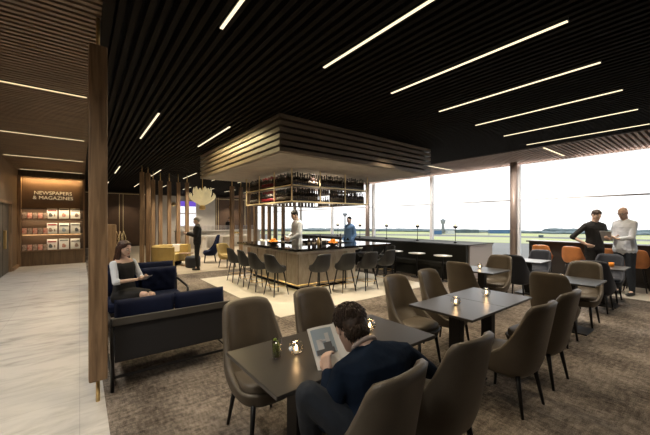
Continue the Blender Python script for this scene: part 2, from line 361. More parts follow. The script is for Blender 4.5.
# ------------------------------------------------------------------ furniture prototypes
def bucket(a, bf, z0, zs, zt, lean, th, m, mseat, topw=.98, drop=.50, flat=50, span=66):
    """upholstered shell with a curved back that sweeps down to the seat front"""
    N = 48; b = MB()
    def plan(t, sc):
        c, s = math.cos(t), math.sin(t); e = 2 / 2.7
        return Vector((a * sc * math.copysign(abs(s) ** e, s), -bf * sc * math.copysign(abs(c) ** e, c), 0))
    def ztop(t):
        d = abs(math.degrees((t + math.pi) % (2 * math.pi) - math.pi))
        if d < flat: return zt - .03 * (d / flat) ** 3
        u = min(1, (d - flat) / span); lo = zs - .06
        return lo + (zt - .03 - lo) * (1 - u) ** 1.9 
    def pos(t, z, off):
        if z < zs: k = (z - z0) / (zs - z0); sc = .70 + .30 * min(1, k) ** .5; x = 1
        else:
            k = (z - zs) / (zt - zs); sc = 1; x = 1 - (1 - topw) * k
        p = plan(t, sc * (1 - off)); p.x *= x
        if z > zs: p.y -= lean * ((z - zs) / (zt - zs))
        p.z = z; return p
    rings = []; V = 14
    for v in range(V + 1):
        rings.append([pos(2 * math.pi * k / N, z0 + (ztop(2 * math.pi * k / N) - z0) * v / V, 0) for k in range(N)])
    rings.append([pos(2 * math.pi * k / N, ztop(2 * math.pi * k / N) + .014, th * .5) for k in range(N)])
    for v in range(V, 4, -1):
        rings.append([pos(2 * math.pi * k / N, max(zs - .08, z0 + (ztop(2 * math.pi * k / N) - z0) * v / V), th) for k in range(N)])
    b.rings(rings, m)
    seat = MB(); pr = [(.80, -.10), (.96, -.07), (1.0, -.035), (.98, -.008), (.90, .006), (.5, .014), (.05, .016)]
    seat.rings([[Vector((plan(2 * math.pi * k / N, (1 - th) * s * .99).x, plan(2 * math.pi * k / N, (1 - th) * s * .99).y + .012, zs + dz)) for k in range(N)] for s, dz in pr], mseat)
    return b, seat
def leg(b, x, y, x2, y2, z, r0, r1, m='blackm'): b.tube([(x2, y2, 0), (x, y, z)], [r1, r0], m, 8); return b

def make_chair(name, label, m, zt=.93, a=.265):
    t = thing(name, label, 'chair')
    sh, se = bucket(a, .275, .29, .455, zt, .09, .16, m, m)
    sh.build('backrest', t); se.build('seat', t)
    for sx in (-1, 1):
        for sy in (-1, 1):
            leg(MB(), sx * .15, sy * .16, sx * .19, sy * (.22 if sy < 0 else .20), .34, .021, .012).build('leg', t)
    return t
def place(proto, used, loc, rz, label, group):
    if not used:
        proto.location = loc; proto.rotation_euler.z = rz; proto['label'] = label; proto['group'] = group; used.append(1); return proto
    return dup(proto, loc, rz, label, group)

tch, tu = make_chair('dining_chair', 'x', 'taupe'), []
G1 = 'taupe dining chairs'
for loc, rz, l in [
    ((1.11, 2.20, 0), R(180), 'taupe dining chair behind the lime drink, leftmost of the far side'),
    ((1.79, 2.22, 0), R(180), 'taupe dining chair straight behind the reading man’s head, far side of his table'),
    ((3.03, 2.20, 0), R(180), 'taupe dining chair across the table, left of the two beyond the second table'),
    ((3.73, 2.22, 0), R(180), 'taupe dining chair beyond the second table, right of the two on its far side'),
    ((1.13, 1.20, 0), R(4), 'taupe dining chair the reading man sits in'),
    ((1.82, 1.20, 0), R(-3), 'taupe dining chair at the bottom edge, right of the reading man'),
    ((3.02, 1.22, 0), R(-4), 'taupe dining chair on the near side of the second table, left of two'),
    ((3.72, 1.22, 0), R(-2), 'taupe dining chair on the near side of the second table, right of two'),
    ((5.14, 2.70, 0), R(-90), 'taupe chair seen from behind, just beyond the second table’s far corner'),
    ((5.04, 1.42, 0), R(-90), 'taupe chair seen from behind, left of the grey table near the right edge'),
    ((6.13, 2.70, 0), R(90), 'taupe chair facing the viewer behind the table with the candle, beside the grey bench end'),
    ((6.20, 1.42, 0), R(90), 'taupe chair facing left at the grey table before the standing men')]:
    place(tch, tu, loc, rz, l.replace('’', "'"), G1)
nch, nu = make_chair('dining_chair', 'x', 'navyc', .90), []
for loc, rz, l in [
    ((7.30, 2.72, 0), R(-90), 'dark navy chair seen side-on, back to back with a taupe chair by the column'),
    ((7.36, 1.45, 0), R(-90), 'dark navy chair back to back with the taupe chair before the men'),
    ((8.40, 2.74, 0), R(90), 'dark navy chair under the leftmost tan counter stool'),
    ((8.42, 1.50, 0), R(90), 'dark navy chair directly in front of the standing men')]:
    place(nch, nu, loc, rz, l, 'navy dining chairs')

def make_table(label):
    t = thing('dining_table', label, 'table')
    MB().b2(-.343, .343, -.34, .34, .706, .73, 'tabletop', .004).build('tabletop', t)
    MB().b2(-.045, .045, -.06, .06, .02, .706, 'blackm', .004).build('pedestal', t)
    MB().b2(-.2, .2, -.22, .22, 0, .018, 'blackm', .004).build('base_plate', t)
    return t
tt, ttu = make_table('x'), []
TB = [((1.11, 1.71), 'square dark table with the lime drink, nearest the viewer'), ((1.80, 1.71), 'square dark table under the magazine, right half of the near pair'),
      ((3.05, 1.71), 'square dark table, left half of the second pair'), ((3.74, 1.71), 'square dark table, right half of the second pair'),
      ((5.70, 2.71), 'square table beside the end of the grey bench panel'), ((5.75, 1.42), 'square table between two taupe chairs at the right'),
      ((7.86, 2.72), 'square table between navy chairs near the tan stools'), ((7.90, 1.46), 'square table with the orange cup in front of the men')]
for (x, y), l in TB: place(tt, ttu, (x, y, 0), 0, l, 'square dining tables')

# candles
def make_candle():
    t = thing('candle_holder', 'x', 'candle')
    g = MB(); g.lathe([(.022, 0), (.040, .012), (.052, .035), (.050, .055), (.034, .080), (.026, .088)], 'clear', n=8, smooth=False); g.build('glass', t)
    MB().lathe([(.018, .004), (.018, .022)], 'paper', n=12).build('wax', t)
    MB().lathe([(.003, .022), (.010, .034), (.009, .044), (.001, .062)], 'flame', n=8).build('flame', t)
    return t
cp, cu = make_candle(), []
for x, y, l in [(1.12, 1.74, 'faceted glass candle holder beside the lime drink'), (1.83, 1.76, "faceted glass candle holder half hidden by the reading man's head"),
                (3.07, 1.73, 'faceted glass candle holder on the left half of the second table pair'), (3.74, 1.73, 'faceted glass candle holder on the right half of the second table pair'),
                (5.80, 2.80, 'lit candle holder in front of the grey bench end'), (5.60, 1.50, 'lit candle holder on the table behind the taupe chair at right'),
                (7.75, 2.85, 'lit candle holder on the table near the leftmost tan stool')]:
    place(cp, cu, (x, y, .73), 0, l, 'candle holders on the dining tables')
    pl_ = bpy.data.lights.new('candle_lamp', 'POINT'); pl_.energy = .35; pl_.color = (1, .6, .28); pl_.shadow_soft_size = .02
    po = bpy.data.objects.new('candle_light', pl_); COL.objects.link(po); po.location = (x, y, .83)
t = thing('candle_cup', 'small orange votive cup on the table in front of the men', 'candle', (8.02, 1.36, .73))
MB().lathe([(.03, 0), (.038, .01), (.042, .075), (.038, .075), (.03, .02)], 'orange', n=14).build('cup', t)
t = thing('drinking_glass', 'tall glass of iced drink with lime and mint on the nearest table', 'glass', (.985, 1.76, .73))
MB().lathe([(.024, 0), (.026, .004), (.031, .12), (.029, .12), (.024, .012)], 'clear', n=20).build('glass', t)
MB().lathe([(.022, .012), (.026, .085), (.002, .09)], 'green', n=16).build('drink', t)
l_ = MB(); 
for k in range(5): l_.hull([((random.uniform(-.012, .012), random.uniform(-.012, .012), .092 + .008 * k), (.012, .009, .003))], 'green')
l_.build('garnish', t)

# ------------------------------------------------------------------ bar
b = MB(); zt = .985
t = thing('bar_counter', 'square island bar with glossy black top and pale timber front', 'bar', (0, 0, 0))
b = MB(); b.b2(3.92, 4.32, 5.98, 8.55, .09, .90, 'barstone'); b.b2(4.32, 5.62, 5.98, 6.38, .09, .90, 'barstone'); b.b2(4.32, 5.62, 8.2, 8.55, .09, .90, 'barstone')
for k in range(5): b.b2(3.912, 3.922, 6.0 + .52 * k, 6.006 + .52 * k, .1, .9, 'walnut')
b.build('front_panel', t)
MB().b2(3.98, 5.58, 6.04, 8.5, 0, .09, 'black').build('plinth', t)
MB().b2(5.35, 5.62, 5.92, 5.98, .02, .90, 'barlight').build('end_panel', t)
MB().b2(3.78, 5.66, 5.84, 6.38, .86, .93, 'barlight').b2(3.78, 4.32, 6.38, 8.7, .86, .93, 'barlight').build('apron', t)
b = MB(); b.b2(3.64, 6.78, 5.7, 6.42, .93, .985, 'bartop', .006); b.b2(3.64, 4.36, 6.42, 8.15, .93, .985, 'bartop', .006); b.b2(3.64, 6.78, 8.15, 8.85, .93, .985, 'bartop', .006); b.b2(6.1, 6.78, 6.42, 8.15, .93, .985, 'bartop', .006)
b.build('worktop', t)
for x, y in ((6.66, 5.82), (6.66, 8.7), (6.66, 7.2)): MB().b2(x - .03, x + .03, y - .03, y + .03, 0, .93, 'blackm').build('leg', t)
MB().tube([(3.78, 8.5, .17), (3.78, 5.84, .17), (5.6, 5.84, .17)], .014, 'brass').build('foot_rail', t)
# stools
def make_stool(name, m, zt=.88, zs=.62):
    t = thing(name, 'x', 'stool')
    sh, se = bucket(.235, .215, zs - .13, zs, zt, .035, .15, m, m, .98, flat=52, span=72)
    sh.build('backrest', t); se.build('seat', t)
    for sx in (-1, 1):
        for sy in (-1, 1): leg(MB(), sx * .11, sy * .11, sx * .19, sy * .19, zs - .10, .017, .011).build('leg', t)
    q = .162; MB().tube([(-q, -q, .2), (q, -q, .2), (q, q, .2), (-q, q, .2), (-q, -q, .2)], .007, 'brass' if m != 'tan' else 'blackm', 6).build('footrest', t)
    return t
sp, su = make_stool('bar_stool', 'darkfab'), []
for x, y, rz, l in [(3.30, 8.05, -90, 'black bar stool, farthest back on the left side of the bar'), (3.30, 7.35, -92, 'black bar stool, second from the back on the left side'),
                    (3.28, 6.68, -88, 'black bar stool, third from the back on the left side'), (3.36, 6.02, -84, 'black bar stool at the left side nearest the bar corner'),
                    (4.14, 5.52, 4, 'black bar stool at the front of the bar, nearest the corner'), (4.76, 5.38, -4, 'black bar stool at the front, second from the corner'),
                    (5.32, 5.22, -6, 'black bar stool at the front where the panel ends'), (6.05, 5.30, 2, 'black bar stool at the right end of the bar front'),
                    (7.02, 6.10, 90, 'black bar stool on the right side of the bar, nearer one'), (7.05, 7.0, 88, 'black bar stool on the right side of the bar, farther one')]:
    place(sp, su, (x, y, 0.006 if 4.7 < y < 9 and x < 6.9 else 0), R(rz), l, 'black bar stools around the bar')
tp, tsu = make_stool('counter_stool', 'tan', .94, .66), []
for x, y, rz, l in [(9.98, 3.10, -90, 'tan leather counter stool nearest the column, leftmost of the row'), (9.98, 2.42, -92, 'tan leather counter stool left of the man in black'),
                    (9.98, 1.80, -88, 'tan leather counter stool hidden behind the two men'), (10.0, 1.27, -90, 'tan leather counter stool right of the man in white')]:
    place(tp, tsu, (x, y, .006), R(rz), l, 'tan counter stools at the window')

# bottle rack
t = thing('bottle_rack', 'square gold hanging rack of bottles above the bar', 'rack')
X0, X1, Y0, Y1 = 3.655, 6.0, 5.86, 8.22; D = .32; ZB, ZM = 2.03, 2.385
nb = 3; dx = (X1 - X0) / nb; dy = (Y1 - Y0) / nb
pts = set()
for k in range(nb + 1):
    for (x, y) in ((X0 + dx * k, Y0), (X0 + dx * k, Y1), (X0, Y0 + dy * k), (X1, Y0 + dy * k)): pts.add((round(x, 3), round(y, 3)))
for x, y in sorted(pts): MB().b2(x - .011, x + .011, y - .011, y + .011, ZB, 2.757, 'gold').build('upright', t)
for z, nn in ((ZB, 'lower_shelf'), (ZM, 'upper_shelf')):
    b = MB()
    for a in ((X0, X1, Y0, Y0 + D), (X0, X1, Y1 - D, Y1), (X0, X0 + D, Y0 + D, Y1 - D), (X1 - D, X1, Y0 + D, Y1 - D)):
        b.b2(*a, z, z + .012, 'walnut')
    for (a, c) in (((X0, Y0), (X1, Y0)), ((X0, Y1), (X1, Y1)), ((X0, Y0), (X0, Y1)), ((X1, Y0), (X1, Y1))):
        for zz in (z + .006,):
            b.b2(min(a[0], c[0]) - .012, max(a[0], c[0]) + .012, min(a[1], c[1]) - .012, max(a[1], c[1]) + .012, zz - .015, zz + .015, 'gold')
    if False: pass
    b.build(nn, t)
def make_bottle(capm, lab=True):
    b = MB(); b.lathe([(.034, 0), (.036, .01), (.036, .17), (.030, .195), (.013, .225), (.013, .285), (.015, .287), (.015, .30)], 'bottle', n=10)
    o = b.build('bottle')
    MB().lathe([(.0152, .25), (.0155, .302), (.004, .304)], capm, n=8).build('cap', o)
    if lab: MB().lathe([(.0364, .055), (.0364, .125)], 'label' if capm != 'redb' else 'redb', n=10).build('bottle_label', o)
    return o
bp1 = make_bottle('blackm'); bp2 = make_bottle('redb')
usedb = set()
def bottle_at(x, y, z, red, label, group, s=1.0):
    src = bp2 if red else bp1
    if red not in usedb:
        usedb.add(red); o = src; o.location = (x, y, z); tag(o, label, 'bottle', group)
    else:
        o = src.copy(); COL.objects.link(o); o.location = (x, y, z); o['label'] = label; o['group'] = group
        for ch in src.children:
            c = ch.copy(); COL.objects.link(c); c.parent = o
    o.scale = (s, s, s); return o
sides = [('front', lambda u: (X0 + .03 + u * (X1 - X0 - .06), Y0 + .09)), ('left', lambda u: (X0 + .09, Y0 + .16 + u * (Y1 - Y0 - .22))),
         ('rear', lambda u: (X0 + .2 + u * (X1 - X0 - .3), Y1 - .12)), ('right', lambda u: (X1 - .12, Y0 + .2 + u * (Y1 - Y0 - .5)))]
bayn = {'front': ['bay by the near corner', 'middle bay', 'right-hand bay'], 'left': ['bay by the near corner', 'middle bay', 'farthest bay'],
        'rear': ['left bay', 'middle bay', 'right bay'], 'right': ['near bay', 'middle bay', 'far bay']}
for sd, fn in sides:
    per = 11 if sd in ('front', 'left') else 5
    for lev, z in (('lower', ZB + .012), ('upper', ZM + .012)):
        for bay in range(3):
            red = sd == 'left' and bay == 1
            for k in range(per):
                u = (bay + (k + .75) / (per + .5)) / 3
                if sd == 'front' and bay == 1 and lev == 'lower' and k in (0, 1, 2, 3, 4): continue
                x, y = fn(u)
                if sd in ('front', 'left') and k < 8:
                    x2, y2 = fn((bay + (k + 1.0) / 9) / 3); x2, y2 = (x2, y2 + .10) if sd == 'front' else (x2 + .10, y2)
                    bottle_at(x2, y2, z, red, 'back-row %s bottle, %s shelf, %s, gold rack %s side' % ('red' if red else 'dark', lev, bayn[sd][bay], sd), 'back-row bottles, %s side %s shelf bay %d' % (sd, lev, bay + 1), .98)
                bottle_at(x, y, z, red, '%s bottle, %s shelf, %s, %s side of the gold rack' % ('red' if red else 'dark', lev, bayn[sd][bay], sd),
                          'bottles, %s side %s shelf bay %d' % (sd, lev, bay + 1), .92 + .14 * ((bay * 3 + k * 7) % 5) / 5)
                
# bottles & fruit on the bar
bt = [(4.20, 5.98, 'tall dark bottle at the front corner of the bar, left one'), (4.30, 5.95, 'tall dark bottle at the front corner of the bar, middle one'), (4.40, 6.02, 'tall dark bottle at the front corner of the bar, right one'),
      (5.28, 6.12, 'single dark bottle right of the orange bowl'), (4.05, 6.95, 'dark bottle beside the bartender'), (4.0, 6.8, 'dark bottle in front of the bartender, nearer one'), (4.62, 6.1, 'dark bottle in the middle of the bar front')]
for x, y, l in bt: bottle_at(x, y, .985, False, l, 'bottles standing on the bar', .95)
def bowl(x, y, l):
    t = thing('fruit_bowl', 'shallow dark bowl %s' % l, 'bowl', (x, y, .985))
    MB().lathe([(.06, 0), (.13, .03), (.16, .07), (.15, .07), (.12, .035), (.02, .012)], 'counter', n=20).build('basin', t)
    for k in range(10):
        a = k * 2 * math.pi / 7; r = .085 if k < 7 else .035; z = .065 if k < 7 else .12
        o = MB().hull([((0, 0, 0), .042)], 'orange').build('orange', loc=(x + r * math.cos(a), y + r * math.sin(a), .985 + z))
        tag(o, 'orange piled in the bowl %s' % l, 'fruit', 'oranges in the bowl %s' % l)
bowl(4.02, 7.35, 'on the left arm of the bar'); bowl(5.02, 6.1, 'on the front of the bar')
# shakers, white box, glasses
t = thing('cocktail_shaker', 'steel and copper cocktail shaker by the corner bottles', 'shaker', (4.5, 6.02, .985)); MB().lathe([(.03, 0), (.04, .1), (.035, .15), (.02, .19), (.012, .22)], 'brass', n=14).build('flask', t)
t = thing('coffee_machine', 'small black and white machine on the bar front', 'machine', (4.78, 6.25, .985))
MB().b2(-.09, .09, -.08, .08, 0, .16, 'white', .01).build('housing', t); MB().b2(-.06, .06, -.10, -.08, .02, .12, 'blackm').build('front_panel', t)
for k, (x, y) in enumerate([(4.0, 8.0), (3.95, 7.75), (4.1, 7.8)]):
    t = thing('tumbler', 'white cup on the far left arm of the bar, %s' % ['farthest', 'nearest the edge', 'inner one'][k], 'cup', (x, y, .985)); MB().lathe([(.03, 0), (.042, .11), (.038, .11), (.028, .01)], 'white', n=14).build('cup', t)

# ------------------------------------------------------------------ sofas
def sofa(w, label, loc, rz, tuft=True, name='sofa'):
    t = thing(name, label, 'sofa', loc, rz); h = w / 2
    # local: faces +Y, back at y=-.40
    for sx in (-1, 1):
        x = sx * h
        MB().tube([(x, -.42, 0), (x, -.40, .68)], .017, 'blackm').build('leg', t)
        MB().tube([(x, .36, 0), (x, .36, .56)], .015, 'blackm').build('leg', t)
        MB().tube([(x, -.41, .13), (x, .36, .13)], .012, 'blackm').build('stretcher', t)
        MB().tube([(x, -.41, .60), (x, -.2, .60), (x, .30, .57), (x, .37, .53), (x, .36, .3)], .018, 'blackm').build('armrest', t)
    MB().b2(-h, h, -.435, -.405, .615, .685, 'railg', .006).build('back_rail', t)
    MB().b2(-h, h, -.425, -.405, .12, .145, 'blackm', .004).build('stretcher', t)
    MB().b2(-h + .02, h - .02, -.415, -.395, .27, .64, 'charcoal').build('back_panel', t)
    MB().b2(-h + .02, h - .02, -.40, .36, .26, .31, 'blackm').build('seat_frame', t)
    nc = 2; cw = (w - .04) / nc
    for k in range(nc):
        x0 = -h + .02 + k * cw
        MB().b2(x0 + .004, x0 + cw - .004, -.26, .38, .31, .44, 'navy', .035).build('seat_cushion', t)
        b = MB(); gx, gz = 10, 8
        rot = Matrix.Rotation(R(-8), 4, 'X'); c = Vector((x0 + cw / 2, -.31, .62))
        front = []; back = []
        for j in range(gz * 2 + 1):
            rf, rb = [], []
            for i in range(gx * 2 + 1):
                u = i / (gx * 2) * 2 - 1; v = j / (gz * 2) * 2 - 1
                e = (1 - abs(u) ** 6) * (1 - abs(v) ** 6); e = max(e, 0) ** .4
                dep = .075 * e
                if tuft: dep -= .016 * (.5 + .5 * math.cos(math.pi * (u * 3 + v * 2))) * (.5 + .5 * math.cos(math.pi * (u * 3 - v * 2))) * e
                rf.append(c + rot @ Vector((u * (cw / 2 - .004), dep, v * .21))); rb.append(c + rot @ Vector((u * (cw / 2 - .004), -.06 * e, v * .21)))
            front.append(rf); back.append(rb)
        for G in (front, back):
            g = bmesh.new(); vv = [[g.verts.new(p) for p in r] for r in G]
            for j in range(len(G) - 1):
                for i in range(len(G[0]) - 1): g.faces.new((vv[j][i], vv[j][i + 1], vv[j + 1][i + 1], vv[j + 1][i]))
            g.verts.index_update(); b._join(g, 'navy', True)
        bmesh.ops.remove_doubles(b.bm, verts=b.bm.verts, dist=.0005)
        b.build('back_cushion', t)
    return t
sofa(1.12, 'navy two-seat sofa seen from behind beside the near oak post', (.80, 3.95, 0), 0)
sofa(1.14, 'navy tufted sofa the woman in black and white sits on', (.78, 5.62, 0), R(180))
sofa(1.25, 'navy sofa behind the seated woman, only its back showing', (.85, 7.0, 0), 0)

# yellow booth, table, lounge chairs
def arc_sofa(loc, rz, label):
    t = thing('curved_sofa', label, 'sofa', loc, rz)
    def arc(r0, r1, z0, z1, a0, a1, m, nn):
        b = MB(); rings = []
        for k in range(25):
            a = R(a0 + (a1 - a0) * k / 24); c, s = math.cos(a), math.sin(a); e = .03
            pr = [(r0, z0), (r1, z0), (r1, z1 - e), (r1 - e, z1), (r0 + e, z1), (r0, z1 - e)]
            rings.append([(r * c, r * s, z) for r, z in pr])
        b.rings(rings, m, smooth=False); b.build(nn, t)
    arc(.62, .76, .10, .74, 35, 255, 'yellow', 'backrest'); arc(.14, .64, .18, .43, 40, 250, 'yellow', 'seat')
    arc(.2, .7, .02, .10, 60, 230, 'black', 'plinth')
    return t
arc_sofa((2.66, 11.95, .005), 0, 'mustard yellow curved sofa behind the tufted navy sofa')
t = thing('round_table', 'small round pale table inside the curved yellow sofa', 'table', (3.02, 11.95, .005))
MB().lathe([(.01, .43), (.24, .43), (.24, .45), (.01, .452)], 'oak', n=28).build('tabletop', t); MB().tube([(0, 0, 0), (0, 0, .43)], .03, 'brass').build('pedestal', t); MB().lathe([(.2, 0), (.2, .015)], 'brass', n=24).build('base', t)
lch = make_chair('lounge_chair', 'dark navy wing chair to the right of the standing man in black', 'navy', 1.05, .37); lch.location = (3.95, 12.25, .005); lch.rotation_euler.z = R(75)
t = thing('pouffe', 'low dark upholstered pouffe by the yellow sofa', 'stool', (3.08, 11.35, .005)); MB().lathe([(.2, 0), (.24, .03), (.25, .3), (.22, .38), (.05, .40)], 'navyc', n=20).build('cushion', t)
t = thing('cushion', 'white scatter cushion on the end of the curved yellow sofa', 'cushion', (2.85, 12.57, .60)); MB().box((0, 0, 0), (.34, .12, .30), 'white', bev=.04).build('pillow', t)
ych = make_chair('shell_chair', 'mustard shell chair left of the bar stools, nearer one', 'yellow', .80, .30); ych.location = (4.02, 10.62, .005); ych.rotation_euler.z = R(200)
# behind the woman
t = thing('side_cabinet', 'tan high-backed cabinet beside the near oak post', 'cabinet', (.46, 9.0, 0)); MB().b2(-.22, .22, -.2, .2, 0, 1.52, 'oak', .02).build('body', t)
t = thing('wire_stand', 'tall wire stand with criss-cross pattern behind the seated long-haired person', 'stand', (.76, 8.9, 0))
b = MB()
for k in range(3):
    for q in (-1, 1): b.tube([(-.07 + .07 * k, 0, 1.02), (-.07 + .07 * k + q * .05, 0, 1.18), (-.07 + .07 * k, 0, 1.36)], .006, 'gold', 6)
b.build('lattice', t); MB().tube([(0, 0, 0), (0, 0, 1.04)], .02, 'blackm').b2(-.11, .11, -.08, .08, 1.0, 1.02, 'blackm').build('column', t); MB().lathe([(.14, 0), (.14, .02)], 'blackm', n=20).build('base', t)

# chandelier of curved petals
t = thing('chandelier', 'glowing pendant of pale curved layers over the yellow seating', 'light', (2.98, 9.95, 2.30))
for ring, (nn, r1, z1) in enumerate(((8, .34, .12), (6, .22, .30))):
    for k in range(nn):
        a = 2 * math.pi * (k + .5 * ring) / nn; c, s = math.cos(a), math.sin(a); rings = []
        for j in range(9):
            u = j / 8; r = .04 + (r1 - .0) * math.sin(u * math.pi * .62); z = -.22 + (z1 + .26) * u; w = .015 + .115 * math.sin(math.pi * min(1, u * .9 + .1)) 
            p = Vector((r * c, r * s, z)); q = Vector((-s, c, 0)); nrm = Vector((c, s, 0)) * .004
            rings.append([p - q * w - nrm, p + q * w - nrm, p + q * w + nrm, p - q * w + nrm])
        MB().rings(rings, 'chshade').build('petal', t)
MB().tube([(0, 0, .1), (0, 0, CH - 2.30)], .008, 'brass').build('cable', t)
MB().lathe([(.02, -.20), (.09, -.24), (.10, -.32), (.05, -.36)], 'brass', n=16).build('finial', t)
MB().hull([((0, 0, 0), .06)], 'ledl').build('bulb', t)

# ------------------------------------------------------------------ window bench, divider, lamps, round tables
t = thing('banquette', 'long black banquette bench with seat facing the bar', 'bench')
MB().b2(7.95, 8.26, 4.4, 13.0, 0, .30, 'bench').b2(7.90, 8.26, 4.4, 13.0, .30, .43, 'bench', .02).build('seat', t)
MB().b2(8.26, 8.40, 4.36, 13.0, .0, .932, 'bench', .01).build('backrest', t)
t = thing('divider_unit', 'low grey-ended divider behind the black banquette along the window', 'divider')
MB().b2(8.41, 9.75, 4.33, 13.0, 0, .90, 'greyend').build('body', t); MB().b2(8.30, 9.78, 4.30, 13.0, .935, .95, 'bench').b2(8.41, 9.78, 4.31, 13.0, .90, .935, 'greyend').build('top', t)
for k, y in enumerate([4.94, 6.26, 7.58, 8.95, 10.3]):
    w = ['nearest the grey end panel', 'second from the grey end panel', 'third from the grey end panel', 'fourth from the grey end panel', 'farthest'][k]
    t = thing('table_lamp', 'globe lamp on a thin stem on the divider, %s' % w, 'lamp', (8.75, y, .95), 0, 'globe lamps on the divider')
    MB().lathe([(.055, 0), (.05, .02), (.02, .05)], 'blackm', n=14).build('base', t); MB().tube([(0, 0, .03), (0, 0, .42)], .009, 'blackm').build('stem', t)
    MB().hull([((0, 0, .49), .07)], 'clear').build('globe', t); MB().lathe([(.01, .42), (.06, .455), (.072, .49), (.03, .50)], 'blackm', n=16).build('shade', t)
    MB().hull([((0, 0, .52), .028)], 'led').build('bulb', t)
for k, y in enumerate([4.66, 5.48, 6.25, 7.6, 8.5]):
    w = ['nearest', 'second', 'third', 'fourth', 'farthest'][k]
    t = thing('pedestal_table', 'small round white table by the banquette, %s of the row' % w, 'table', (7.62, y, 0), 0, 'round white tables by the banquette')
    MB().lathe([(.01, .665), (.23, .665), (.235, .672), (.235, .685), (.01, .687)], 'whitetop', n=32).build('tabletop', t)
    MB().tube([(0, 0, .01), (0, 0, .665)], .022, 'blackm').build('pedestal', t); MB().lathe([(.17, 0), (.17, .012), (.03, .02)], 'blackm', n=24).build('base', t)
# counter under the right windows
t = thing('window_counter', 'long dark counter with tan stools under the right-hand windows', 'counter')
MB().b2(10.52, 10.95, -3.5, 3.62, 0, .99, 'counter').build('front_panel', t); MB().b2(10.40, 10.98, -3.5, 3.66, .99, 1.03, 'counter', .005).build('worktop', t)
t = thing('grey_tray_stack', 'stack of grey trays on the counter at the right edge', 'tray', (10.68, .78, 1.03))
for k in range(3): MB().b2(-.16, .16, -.22, .22, .002 + .045 * k, .03 + .045 * k, 'tablet', .006).build('tray', t)

# ------------------------------------------------------------------ reception at the far end
t = thing('reception_desk', 'pale fluted reception desk at the far end', 'desk')
b = MB(); b.b2(4.3, 9.4, 19.0, 19.5, 0, 1.0, 'warmwhite')
for k in range(60): b.tube([(4.34 + k * .085, 18.98, 0), (4.34 + k * .085, 18.98, 1.0)], .028, 'warmwhite', 6)
b.build('front_panel', t); MB().b2(4.25, 9.45, 18.9, 19.6, 1.0, 1.05, 'white').build('worktop', t)
b = MB()
for k in range(64): b.tube([(4.3 + k * .08, 19.3, 1.05), (4.3 + k * .08, 19.3, 1.34)], .018, 'greyend', 6)
b.build('screen', t)
t = thing('buffet_table', 'white buffet table in front of the reception desk', 'table', (5.3, 14.6, .005))
MB().b2(-.95, 1.2, -.35, .35, .86, .93, 'whitetop', .01).build('tabletop', t); 
for x in (-.85, .15, 1.1): MB().b2(x - .03, x + .03, -.3, .3, 0, .86, 'white').build('leg', t)
t = thing('fruit_platter', 'yellow fruit on a white platter on the buffet', 'platter', (5.95, 14.55, .935))
MB().lathe([(.15, 0), (.22, .03), (.15, .02)], 'white', n=20).build('plate', t)
b = MB()
for k in range(7): b.hull([((.1 * math.cos(k), .1 * math.sin(k), .07 + .01 * (k % 3)), .045)], 'yellow')
tag(b.build('lemons', loc=(5.95, 14.55, .96)), 'small heap of yellow fruit on the white platter', 'fruit', kind='stuff')
t = thing('wall_display', 'tall bright display with purple top edge on the pale far wall', 'screen', (5.95, 23.27, 0))
MB().b2(-.60, .60, -.03, .02, 1.2, 3.02, 'mullion').build('frame', t)
MB().b2(-.55, .55, -.04, -.03, 2.16, 2.62, 'screen').b2(-.55, .55, -.04, -.03, 1.25, 2.08, 'screen').build('panel', t); MB().b2(-.55, .55, -.045, -.03, 2.62, 2.98, 'purple').build('header', t)
for x, z, l in ((5.05, 2.65, 'brass dome wall sconce left of the bright display'), (9.1, 2.62, 'brass dome wall sconce above the receptionist')):
    t = thing('wall_sconce', l, 'light', (x, 23.2, z)); MB().lathe([(.17, 0), (.17, .05), (.13, .17), (.05, .23), (.01, .24)], 'brass', n=18).build('shade', t); MB().tube([(0, 0, .2), (0, .14, .2)], .015, 'brass').build('arm', t)
    MB().hull([((0, 0, 0.01), .05)], 'ledl').build('bulb', t)

# ------------------------------------------------------------------ newspaper wall
t = thing('magazine_rack', 'built-in newspaper and magazine shelving at the end of the lobby', 'shelf', (0, 15.3, 0))
MB().b2(-1.70, .14, .06, .12, .5, 3.18, 'brown').build('back_panel', t)
MB().b2(-1.70, .14, -.06, .12, 0, .5, 'wall_wood').build('base_panel', t)
b = MB(); b.b2(-1.72, -1.62, -.12, .12, 0, 3.2, 'oak'); b.b2(.10, .16, -.12, .12, 0, 3.2, 'oak'); b.b2(-1.62, .10, -.12, .12, 3.16, 3.2, 'oak'); b.build('frame', t)
MB().b2(-1.62, .10, -.06, .06, 2.02, 2.06, 'walnut').build('shelf', t)
for z in (.54, 1.13, 1.68): MB().b2(-1.62, .10, -.12, .06, z - .03, z, 'oak').build('shelf', t)

